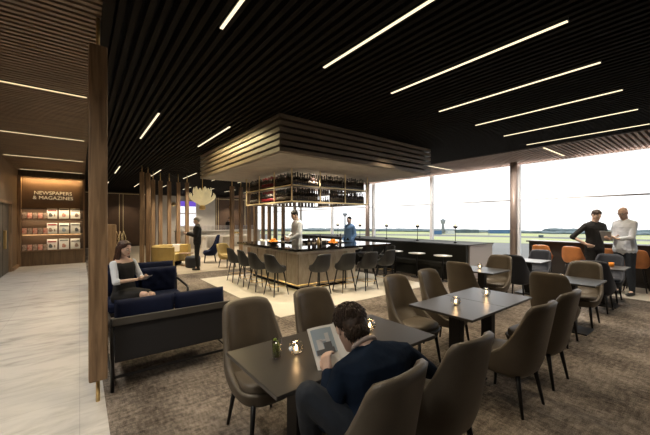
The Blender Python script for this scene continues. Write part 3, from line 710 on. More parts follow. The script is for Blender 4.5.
c = bpy.data.curves.new('sign_letters', 'FONT'); c.body = 'NEWSPAPERS\n& MAGAZINES'; c.size = .178; c.extrude = .004; c.align_x = 'CENTER'; c.align_y = 'CENTER'; c.space_line = .98
c.materials.append(mat('sign_white', (.72, .66, .52), .4, emit=(1, .85, .6), estr=.25))
o = bpy.data.objects.new('wall_sign', c); COL.objects.link(o); o.location = (-.765, 15.345, 2.53); o.rotation_euler = (R(90), 0, 0)
dg = bpy.context.evaluated_depsgraph_get(); sm = bpy.data.meshes.new_from_object(o.evaluated_get(dg)); bpy.data.objects.remove(o)
o = bpy.data.objects.new('wall_sign', sm); COL.objects.link(o); o.location = (-.765, 15.345, 2.53); o.rotation_euler = (R(90), 0, 0)
tag(o, 'lettering reading NEWSPAPERS & MAGAZINES above the shelves', 'sign')
row = ['bottom', 'middle', 'top']
for j, z in enumerate((.54, 1.13, 1.68)):
    for k in range(3):
        x = -.80 + .335 * k
        o = thing('magazine', 'large white magazine on the %s shelf, %s of three' % (row[j], ['left', 'middle', 'right'][k]), 'magazine', (x, 15.30, z), 0, 'large magazines on the lobby shelves')
        rot = Matrix.Rotation(R(-10), 4, 'X')
        MB().box((0, 0, .20), (.29, .012, .39), 'paper', rot=rot).build('pages', o)
        rv = random.Random(j * 3 + k); c_ = ['greyp', 'redp', 'brownp', 'skyp'][(j * 2 + k) % 4]
        q = MB().box((0, -.011, .34 if (j + k) % 2 else .30), (.24, .004, .045), 'greyp' if k else 'redb', rot=rot)
        q.hull([((-.05 + .04 * k, -.012 - .02, .16), (.045, .004, .06)), ((-.04 + .04 * k, -.012 - .02, .12), (.06, .004, .05))], c_)
        q.hull([((.07 - .03 * k, -.012 - .018, .13), (.025, .004, .05))], 'brownp')
        if j == 1: q.box((0, -.011, .06), (.20, .004, .03), 'greyp', rot=rot)
        q.build('picture', o)
    for k in range(5):
        x = -1.54 + .14 * k
        o = thing('paperback', 'small coloured paperback on the %s shelf, number %s from the left' % (row[j], ['one', 'two', 'three', 'four', 'five'][k]), 'book', (x, 15.28, z), 0, 'small paperbacks on the lobby shelves')
        MB().box((0, 0, .11), (.118, .02, .21), 'redp' if (j + k) % 2 else 'brownp', rot=Matrix.Rotation(R(-8), 4, 'X')).build('cover', o)

# ------------------------------------------------------------------ people
def frame_from(d, n):
    d = d.normalized(); n = (n - d * n.dot(d)).normalized(); return d, n, d.cross(n)
TMP = bpy.data.scenes.new('tmp_scene')
def remeshed(b, name, parent, m, voxel, it=4, disp=0):
    b.mats = [m]
    for f in b.bm.faces: f.material_index = 0
    me = bpy.data.meshes.new('tmp'); b.bm.to_mesh(me); b.bm.free(); me.materials.append(M[m])
    o = bpy.data.objects.new('tmp', me); TMP.collection.objects.link(o)
    r = o.modifiers.new('r', 'REMESH'); r.mode = 'VOXEL'; r.voxel_size = voxel; r.use_smooth_shade = True
    if it: s = o.modifiers.new('s', 'SMOOTH'); s.factor = .5; s.iterations = it
    TMP.view_layers[0].update(); dg = TMP.view_layers[0].depsgraph; me2 = bpy.data.meshes.new_from_object(o.evaluated_get(dg))
    bpy.data.objects.remove(o); bpy.data.meshes.remove(me)
    me2.name = name
    if not me2.materials: me2.materials.append(M[m])
    for p in me2.polygons: p.use_smooth = True
    if disp:
        me2.update()
        cs = [v.co.copy() for v in me2.vertices]; ns = [v.normal.copy() for v in me2.vertices]; fl = []
        for c_, n_ in zip(cs, ns): fl.extend(c_ + n_ * (noise.noise(c_ * 14) * disp + noise.noise(c_ * 33) * disp * .4))
        me2.vertices.foreach_set('co', fl); me2.update()
    q = bpy.data.objects.new(name, me2); COL.objects.link(q); q.parent = parent; return q

def hand(b, W, d, n, side, curl=.6, k=1.0):
    """W wrist, d direction of fingers, n palm normal (towards which fingers curl), side: +1 thumb on d x n side"""
    d, n, w = frame_from(Vector(d), Vector(n)); w = w * side
    W = Vector(W)
    K = W + d * .085 * k
    b.hull([(W, .022 * k), (K + w * .028 * k, .012 * k), (K - w * .028 * k, .011 * k), (W + d * .03 * k + w * .018 * k, .016 * k), (W + d * .03 * k - w * .018 * k, .015 * k)], 'skin')
    for i, (o, L) in enumerate(((.030, .070), (.010, .078), (-.011, .072), (-.030, .056))):
        p = K + w * o * k; L *= k
        a1 = curl * .7; a2 = curl * 1.5; a3 = curl * 2.1
        q = p + (d * math.cos(a1) + n * math.sin(a1)) * L * .45; r_ = q + (d * math.cos(a2) + n * math.sin(a2)) * L * .32; s_ = r_ + (d * math.cos(a3) + n * math.sin(a3)) * L * .25
        b.hull([(p, .0098 * k), (q, .0092 * k)], 'skin'); b.hull([(q, .0092 * k), (r_, .0084 * k)], 'skin'); b.hull([(r_, .0084 * k), (s_, .0072 * k)], 'skin')
    p = W + d * .025 * k + w * .022 * k; q = p + (d * .6 + w * .75 + n * .25).normalized() * .042 * k; r_ = q + (d * .9 + w * .25 + n * .35).normalized() * .034 * k
    b.hull([(p, .015 * k), (q, .011 * k)], 'skin'); b.hull([(q, .011 * k), (r_, .009 * k)], 'skin')

def person(label, loc, rz, J, look, s=1.0, voxel=.009, group=None):
    t = thing('person', label, 'person', loc, rz, group)
    V = {k: Vector(v) * s for k, v in J.items() if k not in ('head_rot', 'hand')}
    fem = look.get('female'); f_ = .88 if fem else 1.0
    def x_(c, x, y, z): return c + Vector((x, y, z)) * s
    SL, SR, P, N = V['sl'], V['sr'], V['pelvis'], V['neck']
    ax = (SR - SL).normalized(); hx = (V['hr'] - V['hl']).normalized()
    waist = P.lerp(N, .42) + V.get('wo', Vector()); chest = P.lerp(N, .76) + V.get('co', Vector())
    bulk = look.get('bulk', 0)
    def torso(b, e, hem=0, nk=True):
        e += bulk
        ps = [(V['hl'], (.088 + e + hem) * s * (1.02 if fem else 1)), (V['hr'], (.088 + e + hem) * s * (1.02 if fem else 1))]
        wa = [(waist - ax * .062 * s * f_, (.088 * f_ + e) * s), (waist + ax * .062 * s * f_, (.088 * f_ + e) * s)]
        ch = [(chest - ax * .088 * s * f_, (.100 * f_ + e) * s), (chest + ax * .088 * s * f_, (.100 * f_ + e) * s)]
        sh = [(SL, (.048 * f_ + e) * s), (SR, (.048 * f_ + e) * s), (N, (.050 + e * .5) * s), (N - V['fwd'] * .03, (.052 + e * .5) * s)]
        if not nk: sh = [(SL.lerp(N, .12) - Vector((0, 0, .015)), (.040 * f_ + e) * s), (SR.lerp(N, .12) - Vector((0, 0, .015)), (.040 * f_ + e) * s)]
        b.hull(ps + wa, 'skin'); b.hull(wa + ch, 'skin'); b.hull(ch + sh, 'skin')
    def arm(b, e, cut=1.0):
        e += bulk
        for q in 'lr':
            S, E, Wp = V['s' + q], V['e' + q], V['w' + q]
            b.hull([(S, (.050 * f_ + e) * s), (E, (.040 * f_ + e) * s)], 'skin')
            if cut > 0: b.hull([(E, (.041 * f_ + e) * s), (E.lerp(Wp, cut), ((.041 - .014 * cut) * f_ + e) * s)], 'skin')
    def legs(b, e, cut=1.0):
        for q in 'lr':
            H, K, A = V['h' + q], V['k' + q], V['a' + q]
            b.hull([(H, (.088 + e) * s), (K, (.056 * f_ + e) * s)], 'skin')
            if cut: b.hull([(K, (.056 * f_ + e) * s), (K.lerp(A, .35), (.055 * f_ + e) * s), (K.lerp(A, cut), (.036 + e) * s)], 'skin')
    # body
    b = MB(); torso(b, -.004); arm(b, -.003); legs(b, -.003)
    for q in 'lr':
        A = V['a' + q]; fd = V['fwd']; b.hull([(A, .036 * s), (A + fd * .11 * 1 + Vector((0, 0, -.045 * s)), .024 * s), (A - fd * .03 + Vector((0, 0, -.04 * s)), .028 * s)], 'skin')
    for q, sd in (('l', -1), ('r', 1)):
        hd, hn, cu = J['hand'][q]; hand(b, V['w' + q], hd, hn, look.get('thumb' + q, 1), cu, s * (.92 if fem else 1))
    H = V['head']; HR = Euler([R(a) for a in J['head_rot']], 'XYZ').to_matrix(); hs = s * look.get('hs', 1.0)
    def h(x, y, z): return H + HR @ (Vector((x, y, z)) * hs)
    def ell(bb, x, y, z, rr):
        g = bmesh.new()
        for dv in ICO: g.verts.new(H + HR @ (Vector((x + dv.x * rr[0], y + dv.y * rr[1], z + dv.z * rr[2])) * hs))
        bmesh.ops.convex_hull(g, input=g.verts[:]); g.verts.index_update(); bb._join(g, 'skin', True)
    ell(b, 0, -.012, .030, (.074, .094, .086)); ell(b, 0, .03, .0, (.062, .058, .075))
    b.hull([(h(-.046, .02, -.03), .026 * hs), (h(.046, .02, -.03), .026 * hs), (h(-.018, .068, -.088), .018 * hs), (h(.018, .068, -.088), .018 * hs), (h(0, .07, -.03), .026 * hs), (h(0, -.02, -.02), .05 * hs)], 'skin')
    b.hull([(h(0, .088, .008), .009 * hs), (h(0, .108, -.022), .011 * hs), (h(0, .085, -.026), .014 * hs)], 'skin')
    b.hull([(h(-.014, .084, -.052), .008 * hs), (h(.014, .084, -.052), .008 * hs), (h(0, .09, -.052), .009 * hs)], 'skin')
    b.hull([(h(-.03, .074, .022), .010 * hs), (h(.03, .074, .022), .010 * hs), (h(0, .082, .022), .011 * hs)], 'skin')
    for sx in (-1, 1): ell(b, sx * .078, -.004, -.004, (.011, .020, .032))
    nb = .046 * f_ if fem else .054
    b.hull([(N + (H - N) * -.1, nb * s * 1.15), (h(0, -.02, -.03), nb * s)], 'skin')
    remeshed(b, 'body', t, look.get('skin', 'skin'), voxel, 2)
    # face details
    for sx in (-1, 1):
        e = MB(); e.hull([(h(sx * .029, .079, .002), .0115 * hs)], 'white'); o_ = e.build('eye', t)
        MB().hull([(h(sx * .029, .087, .001), .0062 * hs)], 'eyem').build('iris', o_)
        MB().hull([(h(sx * .016, .087, .022), .004 * hs), (h(sx * .042, .077, .024), .003 * hs)], look['hair'] if look.get('hair') else 'hairg').build('eyebrow', t)
    MB().hull([(h(-.017, .088, -.054), .0042 * hs), (h(.017, .088, -.054), .0042 * hs), (h(0, .095, -.054), .005 * hs)], 'lips').build('lips', t)
    if look.get('glasses'):
        g = MB()
        for sx in (-1, 1):
            pts = [h(sx * .030 + .021 * math.cos(a * math.pi / 5), .098, .002 + .016 * math.sin(a * math.pi / 5)) for a in range(11)]
            g.tube(pts, .0025 * hs, 'blackm', 5); g.tube([h(sx * .052, .096, .006), h(sx * .078, .0, .008)], .0022 * hs, 'blackm', 5)
        g.tube([h(-.01, .1, .004), h(.01, .1, .004)], .0022 * hs, 'blackm', 5); g.build('glasses', t)
    # hair
    st = look.get('style', 'short'); hm = look.get('hair')
    if hm:
        b = MB()
        def hell(x, y, z, rr):
            g = bmesh.new()
            for dv in ICO: g.verts.new(H + HR @ (Vector((x + dv.x * rr[0], y + dv.y * rr[1], z + dv.z * rr[2])) * hs))
            bmesh.ops.convex_hull(g, input=g.verts[:]); g.verts.index_update(); b._join(g, 'skin', True)
        if st == 'fringe':
            hell(0, -.045, -.002, (.078, .066, .048))
        else:
            hell(0, -.022, .045, (.084, .096, .085)); hell(0, -.055, .005, (.074, .058, .072)); hell(0, .030, .080, (.060, .040, .030))
            if st == 'nape': hell(0, -.055, -.035, (.062, .048, .055))
            if st == 'long':
                for sx in (-1, 1):
                    b.hull([(h(sx * .064, -.01, .03), .030 * hs), (h(sx * .078, -.01, -.10), .030 * hs)], 'skin')
                    b.hull([(h(sx * .078, -.01, -.10), .030 * hs), (h(sx * .098, .03, -.33), .022 * hs)], 'skin')
                b.hull([(h(-.06, -.06, 0), .035 * hs), (h(.06, -.06, 0), .035 * hs), (h(-.08, -.05, -.22), .03 * hs), (h(.08, -.05, -.22), .03 * hs)], 'skin')
        ho = remeshed(b, 'hair', t, hm, .006, 2, disp=.006 if st != 'fringe' else .002)
        if look.get('tufts'):
            # combed locks following the crown
            tb = MB(); rnd = random.Random(3)
            for i in range(look['tufts']):
                u = rnd.uniform(-1, 1); ph = rnd.uniform(0, 2 * math.pi); zz = rnd.uniform(-.85, 1)
                rr = math.sqrt(max(0, 1 - zz * zz)); nx, ny, nz = rr * math.cos(ph), rr * math.sin(ph), zz
                if ny > .35 and nz < .35: continue
                base = Vector((nx * .082, -.022 + ny * .094, .045 + nz * .083))
                crown = Vector((.02, -.05, .125)); dr = (base - crown); nn_ = Vector((nx, ny, nz)); dr = (dr - nn_ * dr.dot(nn_))
                if dr.length < 1e-4: continue
                dr = dr.normalized() + Vector((rnd.uniform(-.2, .2), rnd.uniform(-.2, .2), rnd.uniform(-.15, .15))) * .9; L = rnd.uniform(.022, .040)
                pts = [base - nn_ * .004, base + dr * L * .5 + nn_ * rnd.uniform(.002, .005), base + dr * L + nn_ * rnd.uniform(-.004, .006)]
                if rnd.random() < .35 and nz < .2 and ny < .2:
                    of = Vector((nx * .063, -.055 + ny * .05, -.035 + nz * .056)) - base; pts = [p + of for p in pts]
                tb.tube([h(*p) for p in pts], [.0035 * hs, .0034 * hs, .0008 * hs], hm, 5)
            tb.build('locks', ho)
    # clothing
    top = look.get('top'); 
    if top:
        b = MB()
        if not fem: torso(b, .010, .015 if look.get('untucked') else 0)
        arm(b, .010, look.get('sleeve', .97)); remeshed(b, look.get('topname', 'shirt'), t, top, voxel, 5, disp=.004 * look.get('fold', 1))
    if look.get('vest'):
        b = MB(); torso(b, .012, 0, False); remeshed(b, 'dress_bodice', t, look['vest'], voxel, 3)
    if look.get('bottom'):
        b = MB(); legs(b, .012, look.get('legcut', .97)); b.hull([(V['hl'], .104 * s), (V['hr'], .104 * s), (P + Vector((0, 0, .08 * s)), .10 * s)], 'skin')
        remeshed(b, look.get('bottomname', 'trousers'), t, look['bottom'], voxel, 4, disp=.003)
    if look.get('skirt'):
        b = MB(); b.hull([(V['hl'], .118 * s), (V['hr'], .118 * s), (V['hl'].lerp(V['kl'], .74), .088 * s), (V['hr'].lerp(V['kr'], .74), .088 * s)], 'skin')
        b.hull([(V['hl'], .115 * s), (V['hr'], .115 * s), (waist, .10 * s)], 'skin'); remeshed(b, 'skirt', t, look['skirt'], voxel, 3)
    if look.get('collar'):
        b = MB(); ring = []; dN = (H - N).normalized(); c0 = N + dN * .035 * s; a1 = ax; a2 = dN.cross(a1).normalized()
        for k in range(17): a = 2 * math.pi * k / 16; ring.append(c0 + (a1 * math.cos(a) * 1.05 + a2 * math.sin(a)) * .064 * s)
        b.tube(ring, .014 * s, look['collar'], 8); b.build('collar', t)
    if look.get('belt'):
        pass
    for q in 'lr':
        A = V['a' + q]; fd = V['fwd']; z = Vector((0, 0, 1))
        MB().hull([(A + Vector((0, 0, -.02 * s)), .038 * s), (A + fd * .15 - z * .055 * s, (.036 * s, .036 * s, .020 * s)), (A - fd * .04 - z * .048 * s, .030 * s), (A + fd * .06 - z * .045 * s, .036 * s)], look.get('shoes', 'shoe')).build('shoe', t)
    return t

def stand(**k):
    J = dict(pelvis=(0, 0, .95), hl=(-.085, 0, .90), hr=(.085, 0, .90), kl=(-.10, .015, .49), kr=(.10, .015, .49), al=(-.11, -.02, .085), ar=(.11, -.02, .085),
             neck=(0, 0, 1.475), sl=(-.175, 0, 1.41), sr=(.175, 0, 1.41), el=(-.23, -.03, 1.13), er=(.23, -.03, 1.13), wl=(-.22, .12, .93), wr=(.22, .12, .93),
             head=(0, .03, 1.635), head_rot=(0, 0, 0), fwd=(0, 1, 0), hand=dict(l=((0, .3, -1), (1, 0, 0), .5), r=((0, .3, -1), (-1, 0, 0), .5)))
    J.update(k); return J

# the two people at the window
J = stand(er=(.40, -.08, 1.16), wr=(.20, .06, 1.01), el=(-.22, .05, 1.14), wl=(-.14, .24, 1.18), head_rot=(-26, 0, 0), head=(-.01, .045, 1.63),
          hand=dict(r=((-.7, .3, -.35), (-.3, -.8, .3), .4), l=((-.4, 1, .05), (0, 0, 1), .5)))
person('dark-haired person in a black shirt, hand on hip, looking down at a tablet', (9.25, 1.86, .006), R(138), J, dict(top='blackc', bottom='blackc', hair='hairb', skin='skin2', sleeve=.12, thumbr=-1), s=1.055)
J = stand(sl=(-.145, 0, 1.42), sr=(.145, 0, 1.42), el=(-.165, .10, 1.14), wl=(-.06, .27, 1.12), er=(.175, .05, 1.13), wr=(.10, .26, 1.11), head_rot=(-22, 0, 0), head=(.01, .04, 1.63),
          hand=dict(l=((.6, 1, .1), (0, 0, 1), .6), r=((.1, 1, .1), (0, 0, 1), .6)))
person('bald person with glasses in a pale shirt and jeans holding a tablet', (9.28, 1.36, .006), R(72), J, dict(top='whitec', bottom='jeans', skin='skin2', glasses=True, hair=None, thumbl=1, thumbr=-1, untucked=True), s=1.085)
t = thing('tablet', 'grey tablet the bald person holds between the two standing people', 'tablet', (9.00, 1.61, 1.27), R(80))
rot = Matrix.Rotation(R(62), 4, 'X'); MB().box((0, 0, 0), (.19, .25, .008), 'tablet', rot=rot, bev=.003).build('housing', t)

# man at left walking seat, seen side on
J = stand(head_rot=(-18, 0, 0), el=(-.21, .05, 1.14), wl=(-.10, .28, 1.22), er=(.21, .05, 1.14), wr=(.10, .30, 1.20), hand=dict(l=((.2, 1, .2), (0, 0, 1), .6), r=((-.2, 1, .2), (0, 0, 1), .6)))
person('grey-haired person in black standing by the yellow sofa, side view', (3.02, 10.62, .005), R(75), J, dict(top='blackc', bottom='blackc', hair='hairg', skin='skin2', bulk=.022), s=.98, voxel=.012)
# bartender
J = stand(head_rot=(-30, 0, 8), head=(0, .07, 1.625), el=(-.24, .04, 1.15), wl=(-.12, .22, 1.03), er=(.22, .02, 1.14), wr=(.08, .24, 1.05), hand=dict(l=((.2, 1, -.2), (1, 0, 0), .7), r=((-.2, 1, -.2), (-1, 0, 0), .7)))
J['head_rot'] = (-26, 0, 12)
person('black-haired bartender in a white shirt behind the bar', (4.66, 7.2, .006), R(80), J, dict(top='whitec', bottom='blackc', hair='hairk', skin='skin2', bulk=.01), s=1.08, voxel=.010)
J = stand(head_rot=(-5, 0, 20))
person('person in a blue shirt standing beyond the bar near the windows', (7.42, 8.1, 0), R(95), J, dict(top='bluec', bottom='blackc', hair='hairk', skin='skin2'), s=1.0, voxel=.012)
person('receptionist in a dark suit behind the far reception desk', (7.75, 20.1, .005), R(150), J, dict(top='blackc', bottom='blackc', hair='hairk', skin='skin2', collar='whitec'), s=1.05, voxel=.014)

# seated woman
J = dict(pelvis=(0, 0, .50), hl=(-.085, 0, .50), hr=(.085, 0, .50), kl=(-.075, .44, .53), kr=(.06, .46, .56), al=(-.10, .46, .10), ar=(.02, .62, .14),
         neck=(0, -.03, 1.045), sl=(-.155, -.03, .985), sr=(.155, -.03, .985), el=(-.22, .06, .74), er=(.21, .08, .74), wl=(-.07, .30, .76), wr=(.05, .31, .77),
         head=(0, .0, 1.20), head_rot=(-12, 0, 4), fwd=(0, 1, 0), hand=dict(l=((.5, 1, .2), (.2, 0, 1), .6), r=((-.4, 1, .25), (-.2, 0, 1), .6)))
person('long-haired seated person in a black dress with white sleeves holding a phone', (.52, 5.42, .02), R(214), J,
       dict(female=True, top='whitec', topname='sleeves', sleeve=.12, vest='blackc', skirt='blackc', hair='hairl', style='long', skin='skin2', fold=.4), s=.98, voxel=.009)
t = thing('phone', 'small dark phone held by the seated long-haired person', 'phone', (.76, 5.06, .80), R(214)); MB().box((0, 0, 0), (.065, .13, .008), 'tablet', rot=Matrix.Rotation(R(30), 4, 'X'), bev=.003).build('housing', t)

# reading man at the near table
RX, RY = 1.15, 1.12
def w(x, y, z): return (x - RX, y - RY, z)
J = dict(pelvis=w(1.17, 1.10, .53), hl=w(1.08, 1.10, .54), hr=w(1.25, 1.10, .54), kl=w(.89, 1.27, .745), kr=w(1.36, 1.50, .57), al=w(.98, 1.36, .36), ar=w(1.36, 1.52, .10),
         wo=(0, -.02, 0), co=(0, -.03, 0), neck=w(1.235, 1.20, .90), sl=w(1.055, 1.20, .83), sr=w(1.44, 1.12, .86), el=w(.95, 1.20, .62), er=w(1.70, 1.13, .68), wl=w(1.10, 1.38, .745), wr=w(1.50, 1.42, .775),
         head=w(1.222, 1.325, .99), head_rot=(-42, 0, -16), fwd=(-.1, 1, 0), hand=dict(l=((.25, .62, .85), (.9, .2, -.1), .95), r=((-.75, .6, .4), (-.3, .6, .3), .6)))
person('dark-haired person in a navy sweater reading a magazine, seen from behind', (RX, RY, 0), 0, J,
       dict(top='sweater', topname='sweater', bottom='jeans', hair='hairb', skin='skin2', collar='collar', tufts=2200, style='nape', hs=1.04, thumbl=1, thumbr=-1), s=1.0, voxel=.007)
# the magazine in his hands
t = thing('magazine', 'open magazine with a grey building photograph held by the reading person', 'magazine', (1.255, 1.50, .835), 0)
u = Vector((.93, -.30, .12)).normalized(); v = Vector((-.12, .62, .72)); v = (v - u * v.dot(u)).normalized(); nn = u.cross(v)
m4 = Matrix(((u.x, v.x, nn.x, 0), (u.y, v.y, nn.y, 0), (u.z, v.z, nn.z, 0), (0, 0, 0, 1)))
b = MB(); rings = []
def page(x0, x1, y0, y1, z, m, nme, curve=.02):
    rr = []
    for i in range(11):
        x = x0 + (x1 - x0) * i / 10; zz = z + curve * math.sin(math.pi * min(1, abs(x) / .21)) 
        rr.append([Vector((x, y0, zz)), Vector((x, y1, zz)), Vector((x, y1, zz - .0025)), Vector((x, y0, zz - .0025))])
    return MB().rings(rr, m, smooth=False).transform(m4).build(nme, t)
page(-.155, .02, -.125, .125, 0, 'paper', 'left_page'); page(.02, .19, -.135, .135, 0, 'paper', 'right_page')
page(-.140, .0, -.045, .11, .003, 'skyp', 'photograph')
b = MB()
for (x0_, y0_, x1_, y1_, mm_) in ((-.135, -.045, -.02, -.015, 'greyp'), (-.12, -.015, -.085, .045, 'palep'), (-.08, -.015, -.03, .02, 'greyp'), (-.10, .03, -.045, .04, 'palep'), (-.06, .02, -.035, .075, 'palep')):
    b.b2(x0_, x1_, y0_, y1_, .022, .0235, mm_)
b.transform(m4).build('building_picture', t)

bpy.data.scenes.remove(TMP)
# ------------------------------------------------------------------ outdoors
GZ = -12.0
def sector(r0, r1, z, m, name, label, a0=-75, a1=75, nseg=60):
    g = MB(); bm = bmesh.new(); c0 = math.atan2(.0, 1)
    vs = [[bm.verts.new((r * math.cos(R(a0 + (a1 - a0) * k / nseg)) , r * math.sin(R(a0 + (a1 - a0) * k / nseg)), z)) for k in range(nseg + 1)] for r in (r0, r1)]
    for k in range(nseg): bm.faces.new((vs[0][k], vs[1][k], vs[1][k + 1], vs[0][k + 1]))
    bm.verts.index_update(); g._join(bm, m, False); return struct(g.build(name), label)
sector(14, 520, GZ, 'tarmac', 'ground', 'grey brown apron outside the windows', -70, 100)
for k, (a, c) in enumerate([((270, 500), 'x')]):
    pass
sector(225, 300, GZ + .05, 'grass', 'ground', 'yellow green airfield grass', -70, 62)
sector(330, 430, GZ + .05, 'grass', 'ground', 'far yellow green airfield grass', -70, 100)
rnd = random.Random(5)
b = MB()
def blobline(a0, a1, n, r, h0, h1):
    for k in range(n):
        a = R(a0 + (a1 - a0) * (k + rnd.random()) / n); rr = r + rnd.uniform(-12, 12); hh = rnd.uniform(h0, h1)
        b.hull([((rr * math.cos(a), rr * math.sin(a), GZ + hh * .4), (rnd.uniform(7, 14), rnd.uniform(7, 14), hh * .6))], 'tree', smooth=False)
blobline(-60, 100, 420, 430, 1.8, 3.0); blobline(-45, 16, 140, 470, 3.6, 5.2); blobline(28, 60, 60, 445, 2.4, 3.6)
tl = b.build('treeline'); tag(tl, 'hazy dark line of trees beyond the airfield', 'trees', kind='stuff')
# control tower  (direction from the viewer through px 443)
def at(px, d): r = (px - 325) / 314 * d; return (.788 * r + .6156 * d, -.6156 * r + .788 * d)
x, y = at(443, 340)
t = thing('control_tower', 'airport control tower with wide glazed cab beyond the apron', 'tower', (x, y, GZ))
MB().lathe([(1.9, 0), (1.5, 10), (1.7, 10.6)], 'concrete', n=16).build('shaft', t); MB().lathe([(1.7, 10.6), (2.6, 12.2), (2.9, 14.6), (2.5, 15.2), (.6, 15.6), (.4, 17)], 'concrete', n=16).build('cab', t)
for px, d, wx, h, m, l in ((436, 322, 9, 4.0, 'bluebld', 'low blue terminal building at the foot of the control tower'), (450, 335, 7, 3.2, 'white', 'low white terminal building right of the control tower'), (466, 362, 26, 3.6, 'tree', 'long low dark hangar right of the control tower'), (500, 345, 22, 3.8, 'bluebld', 'low pale blue hangar left of the brown column')):
    x, y = at(px, d); o = MB().box((0, 0, h / 2), (wx, 8, h), m, rz=R(-38)).box((0, 0, h + .2), (wx + .6, 8.6, .4), 'concrete', rz=R(-38)).build('hangar', loc=(x, y, GZ)); tag(o, l, 'building')
x, y = at(345, 190); t = thing('light_mast', 'tall apron floodlight mast seen between the bar and the person in blue', 'mast', (x, y, GZ))
MB().tube([(0, 0, 0), (0, 0, 17.5)], [.6, .4], 'concrete').build('pole', t); MB().lathe([(.4, 16.2), (1.6, 17.6), (1.6, 18.2), (.4, 18.4)], 'concrete', n=12).build('lamp_crown', t)
for k, (px, d) in enumerate(((336, 300), (341, 320), (489, 300))):
    x, y = at(px, d); t = thing('light_mast', 'thin distant floodlight mast, %s' % ['left one seen above the bar', 'right one seen above the bar', 'right of the control tower'][k], 'mast', (x, y, GZ)); MB().tube([(0, 0, 0), (0, 0, 17)], .2, 'concrete').build('pole', t); MB().box((0, 0, 17), (2.6, .5, .5), 'concrete').build('lamp_bar', t)
x, y = at(541, 260); t = thing('airport_van', 'small dark vehicle on the airfield grass right of the column', 'vehicle', (x, y, GZ + .1)); MB().box((0, 0, 1.1), (5.5, 2, 1.6), 'tree', bev=.2).build('body', t)
for sx in (-1.7, 1.7): MB().hull([((sx, -.9, .35), (.4, .15, .4)), ((sx, .9, .35), (.4, .15, .4))], 'blackm').build('wheel', t)

# ------------------------------------------------------------------ light
wd = bpy.data.worlds.new('world'); scene.world = wd; wd.use_nodes = True; nt = wd.node_tree
bg = nt.nodes['Background']; tc = nt.nodes.new('ShaderNodeTexCoord'); sp_ = nt.nodes.new('ShaderNodeSeparateXYZ'); nt.links.new(tc.outputs['Generated'], sp_.inputs[0])
mp = nt.nodes.new('ShaderNodeMapping'); mp.inputs['Scale'].default_value = (2, 2, 7); nt.links.new(tc.outputs['Generated'], mp.inputs[0])
nz = nt.nodes.new('ShaderNodeTexNoise'); nz.inputs['Scale'].default_value = 1.6; nz.inputs['Detail'].default_value = 5; nt.links.new(mp.outputs[0], nz.inputs['Vector'])
ma = nt.nodes.new('ShaderNodeMath'); ma.operation = 'MULTIPLY_ADD'; ma.inputs[1].default_value = 2.2; ma.inputs[2].default_value = -.35; nt.links.new(sp_.outputs[2], ma.inputs[0])
ad = nt.nodes.new('ShaderNodeMath'); ad.operation = 'MULTIPLY'; nt.links.new(ma.outputs[0], ad.inputs[0]); nt.links.new(nz.outputs['Fac'], ad.inputs[1])
cr = nt.nodes.new('ShaderNodeValToRGB'); cr.color_ramp.elements[0].color = (.96, .955, .95, 1); cr.color_ramp.elements[0].position = 0; cr.color_ramp.elements[1].color = (.37, .49, .55, 1); cr.color_ramp.elements[1].position = .24
nt.links.new(ad.outputs[0], cr.inputs[0]); nt.links.new(cr.outputs[0], bg.inputs[0]); bg.inputs[1].default_value = 1.9
sun = bpy.data.lights.new('sun', 'SUN'); sun.energy = 2.6; sun.angle = R(4); sun.color = (1, .95, .88)
so = bpy.data.objects.new('sun_light', sun); COL.objects.link(so); so.rotation_euler = Vector((-.78, -.30, -.55)).to_track_quat('-Z', 'Y').to_euler()

# cove light along the window head, and fill spots added to brighten the room, without fixtures
for y in (0, 5.5, 11, 16.5, 21.5):
    area((10.98, y, 3.27), .06, 5.2, 11, (1, .82, .72), (0, R(150), 0))
for x, y, e in [(9.9, 4.6, 60), (9.9, 8.0, 60), (9.9, 11.2, 50), (8.3, 2.9, 120), (7.3, 2.0, 120), (6.9, 1.0, 80), (10.0, 2.0, 70), (3.6, -.2, 45), (5.4, .5, 50), (7.0, .0, 55), (2.3, 13.8, 160), (3.4, 12.3, 160)]:
    spot((x, y, CH - .03), e, (1, .86, .68), 100)
for x, y, e in [(1.2, 2.4, 85), (2.9, 1.9, 75), (4.5, 2.4, 75), (2.2, 3.2, 70), (.9, 4.7, 60), (6.3, 2.4, 70), (3.2, 3.9, 90), (5.2, 4.1, 90), (7.6, 3.6, 70), (1.5, 8.2, 70), (8.1, 1.2, 90), (4.4, .4, 40)]:
    spot((x, y, CH - .03), e, W, 100)
for x, y, e in [(2.6, 11.6, 300), (4.4, 11.2, 300), (5.8, 14.0, 300), (3.2, 15.5, 250), (7.5, 16.5, 300), (5.2, 18.2, 260), (6.2, 21.8, 300), (9.1, 22.4, 200), (2.2, 22.4, 90)]:
    spot((x, y, CH - .03), e, (1, .84, .62), 110)
for x, y, e in [(-.8, .6, 210), (-.8, 2.6, 220), (-.8, 5.0, 240), (-.8, 7.4, 250), (-.8, 10, 240), (-.8, 12.6, 190)]:
    spot((x, y, CH - .03), e, (1, .93, .82), 130, 1, .3)
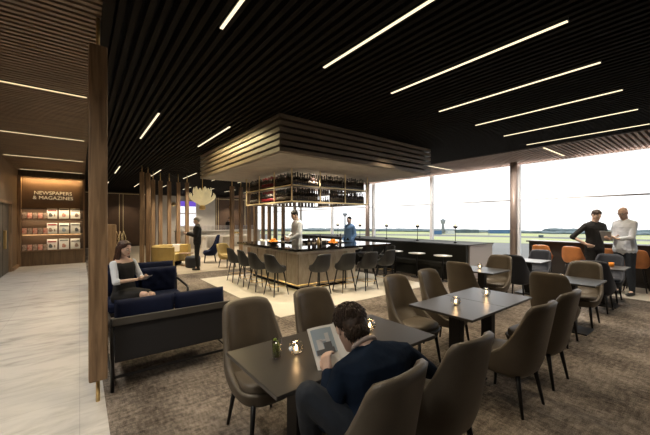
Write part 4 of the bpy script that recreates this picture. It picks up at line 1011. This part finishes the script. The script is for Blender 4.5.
for x, y in ((3.3, 5.2), (3.2, 6.8), (3.2, 8.3), (4.6, 5.2), (5.9, 5.1), (4.9, 6.2), (4.6, 7.4)):  # spots added under the canopy to brighten the tiles and their bounce
    spot((x, y, 2.74), 140, (1, .84, .60), 120, .8, .05)
for x, y in ((4.0, 6.2), (4.8, 6.2), (5.6, 6.2), (4.0, 7.2), (4.0, 7.9)):  # lamps added inside the rack to light the bottles
    area((x, y, 2.72), .5, .05, 1.2, (1, .80, .50), (0, 0, 0))
for a_ in ((4.8, 6.3), (4.1, 7.3), (5.6, 7.4)):  # upward lamps added to brighten the canopy underside
    area((a_[0], a_[1], 2.02), .5, .5, 4, (1, .84, .62), (R(180), 0, 0))
area((-.77, 15.22, 3.13), 1.6, .03, 22, (1, .66, .28), (R(25), 0, 0))
for z in (1.10, 1.63, 1.99): area((-.77, 15.17, z), 1.6, .03, 4.5, (1, .76, .46), (R(30), 0, 0))
area((2.25, 6.82, 3.375), .03, 2.0, 34, (1, .78, .40)); area((1.04, 6.82, 3.375), .03, 2.0, 20, (1, .80, .45))
spot((4.3, 5.9, 2.7), 60, (1, .88, .72), 80, .6, .05); spot((7.2, 7.4, CH - .03), 140, (1, .88, .72), 70)  # spots added to lighten the bartender and the person in blue
spot((8.7, 2.6, CH - .03), 160, (1, .9, .8), 80)
for y in (4.1, 7.3, 10.4, 13.6): spot((9.3, y - .6, CH - .03), 260, (1, .93, .86), 90, .8, .05, (0, R(-48), 0))  # tilted spots added to brighten the window mullions

# ------------------------------------------------------------------ camera
cam = bpy.data.cameras.new('camera'); co = bpy.data.objects.new('camera', cam); COL.objects.link(co)
cam.sensor_width = 36; cam.lens = 36 * 314 / 650; cam.shift_y = 3.5 / 650; cam.clip_start = .02; cam.clip_end = 3000
co.location = (0, 0, 1.6)
f = Vector((.6156, .788, 0)).normalized(); co.rotation_euler = (R(90), 0, math.atan2(f.y, f.x) - math.pi / 2)
scene.camera = co
scene.view_settings.view_transform = 'Standard'; scene.view_settings.look = 'None'; scene.view_settings.exposure = 0.0; scene.view_settings.gamma = 1
scene.view_settings.use_curve_mapping = False
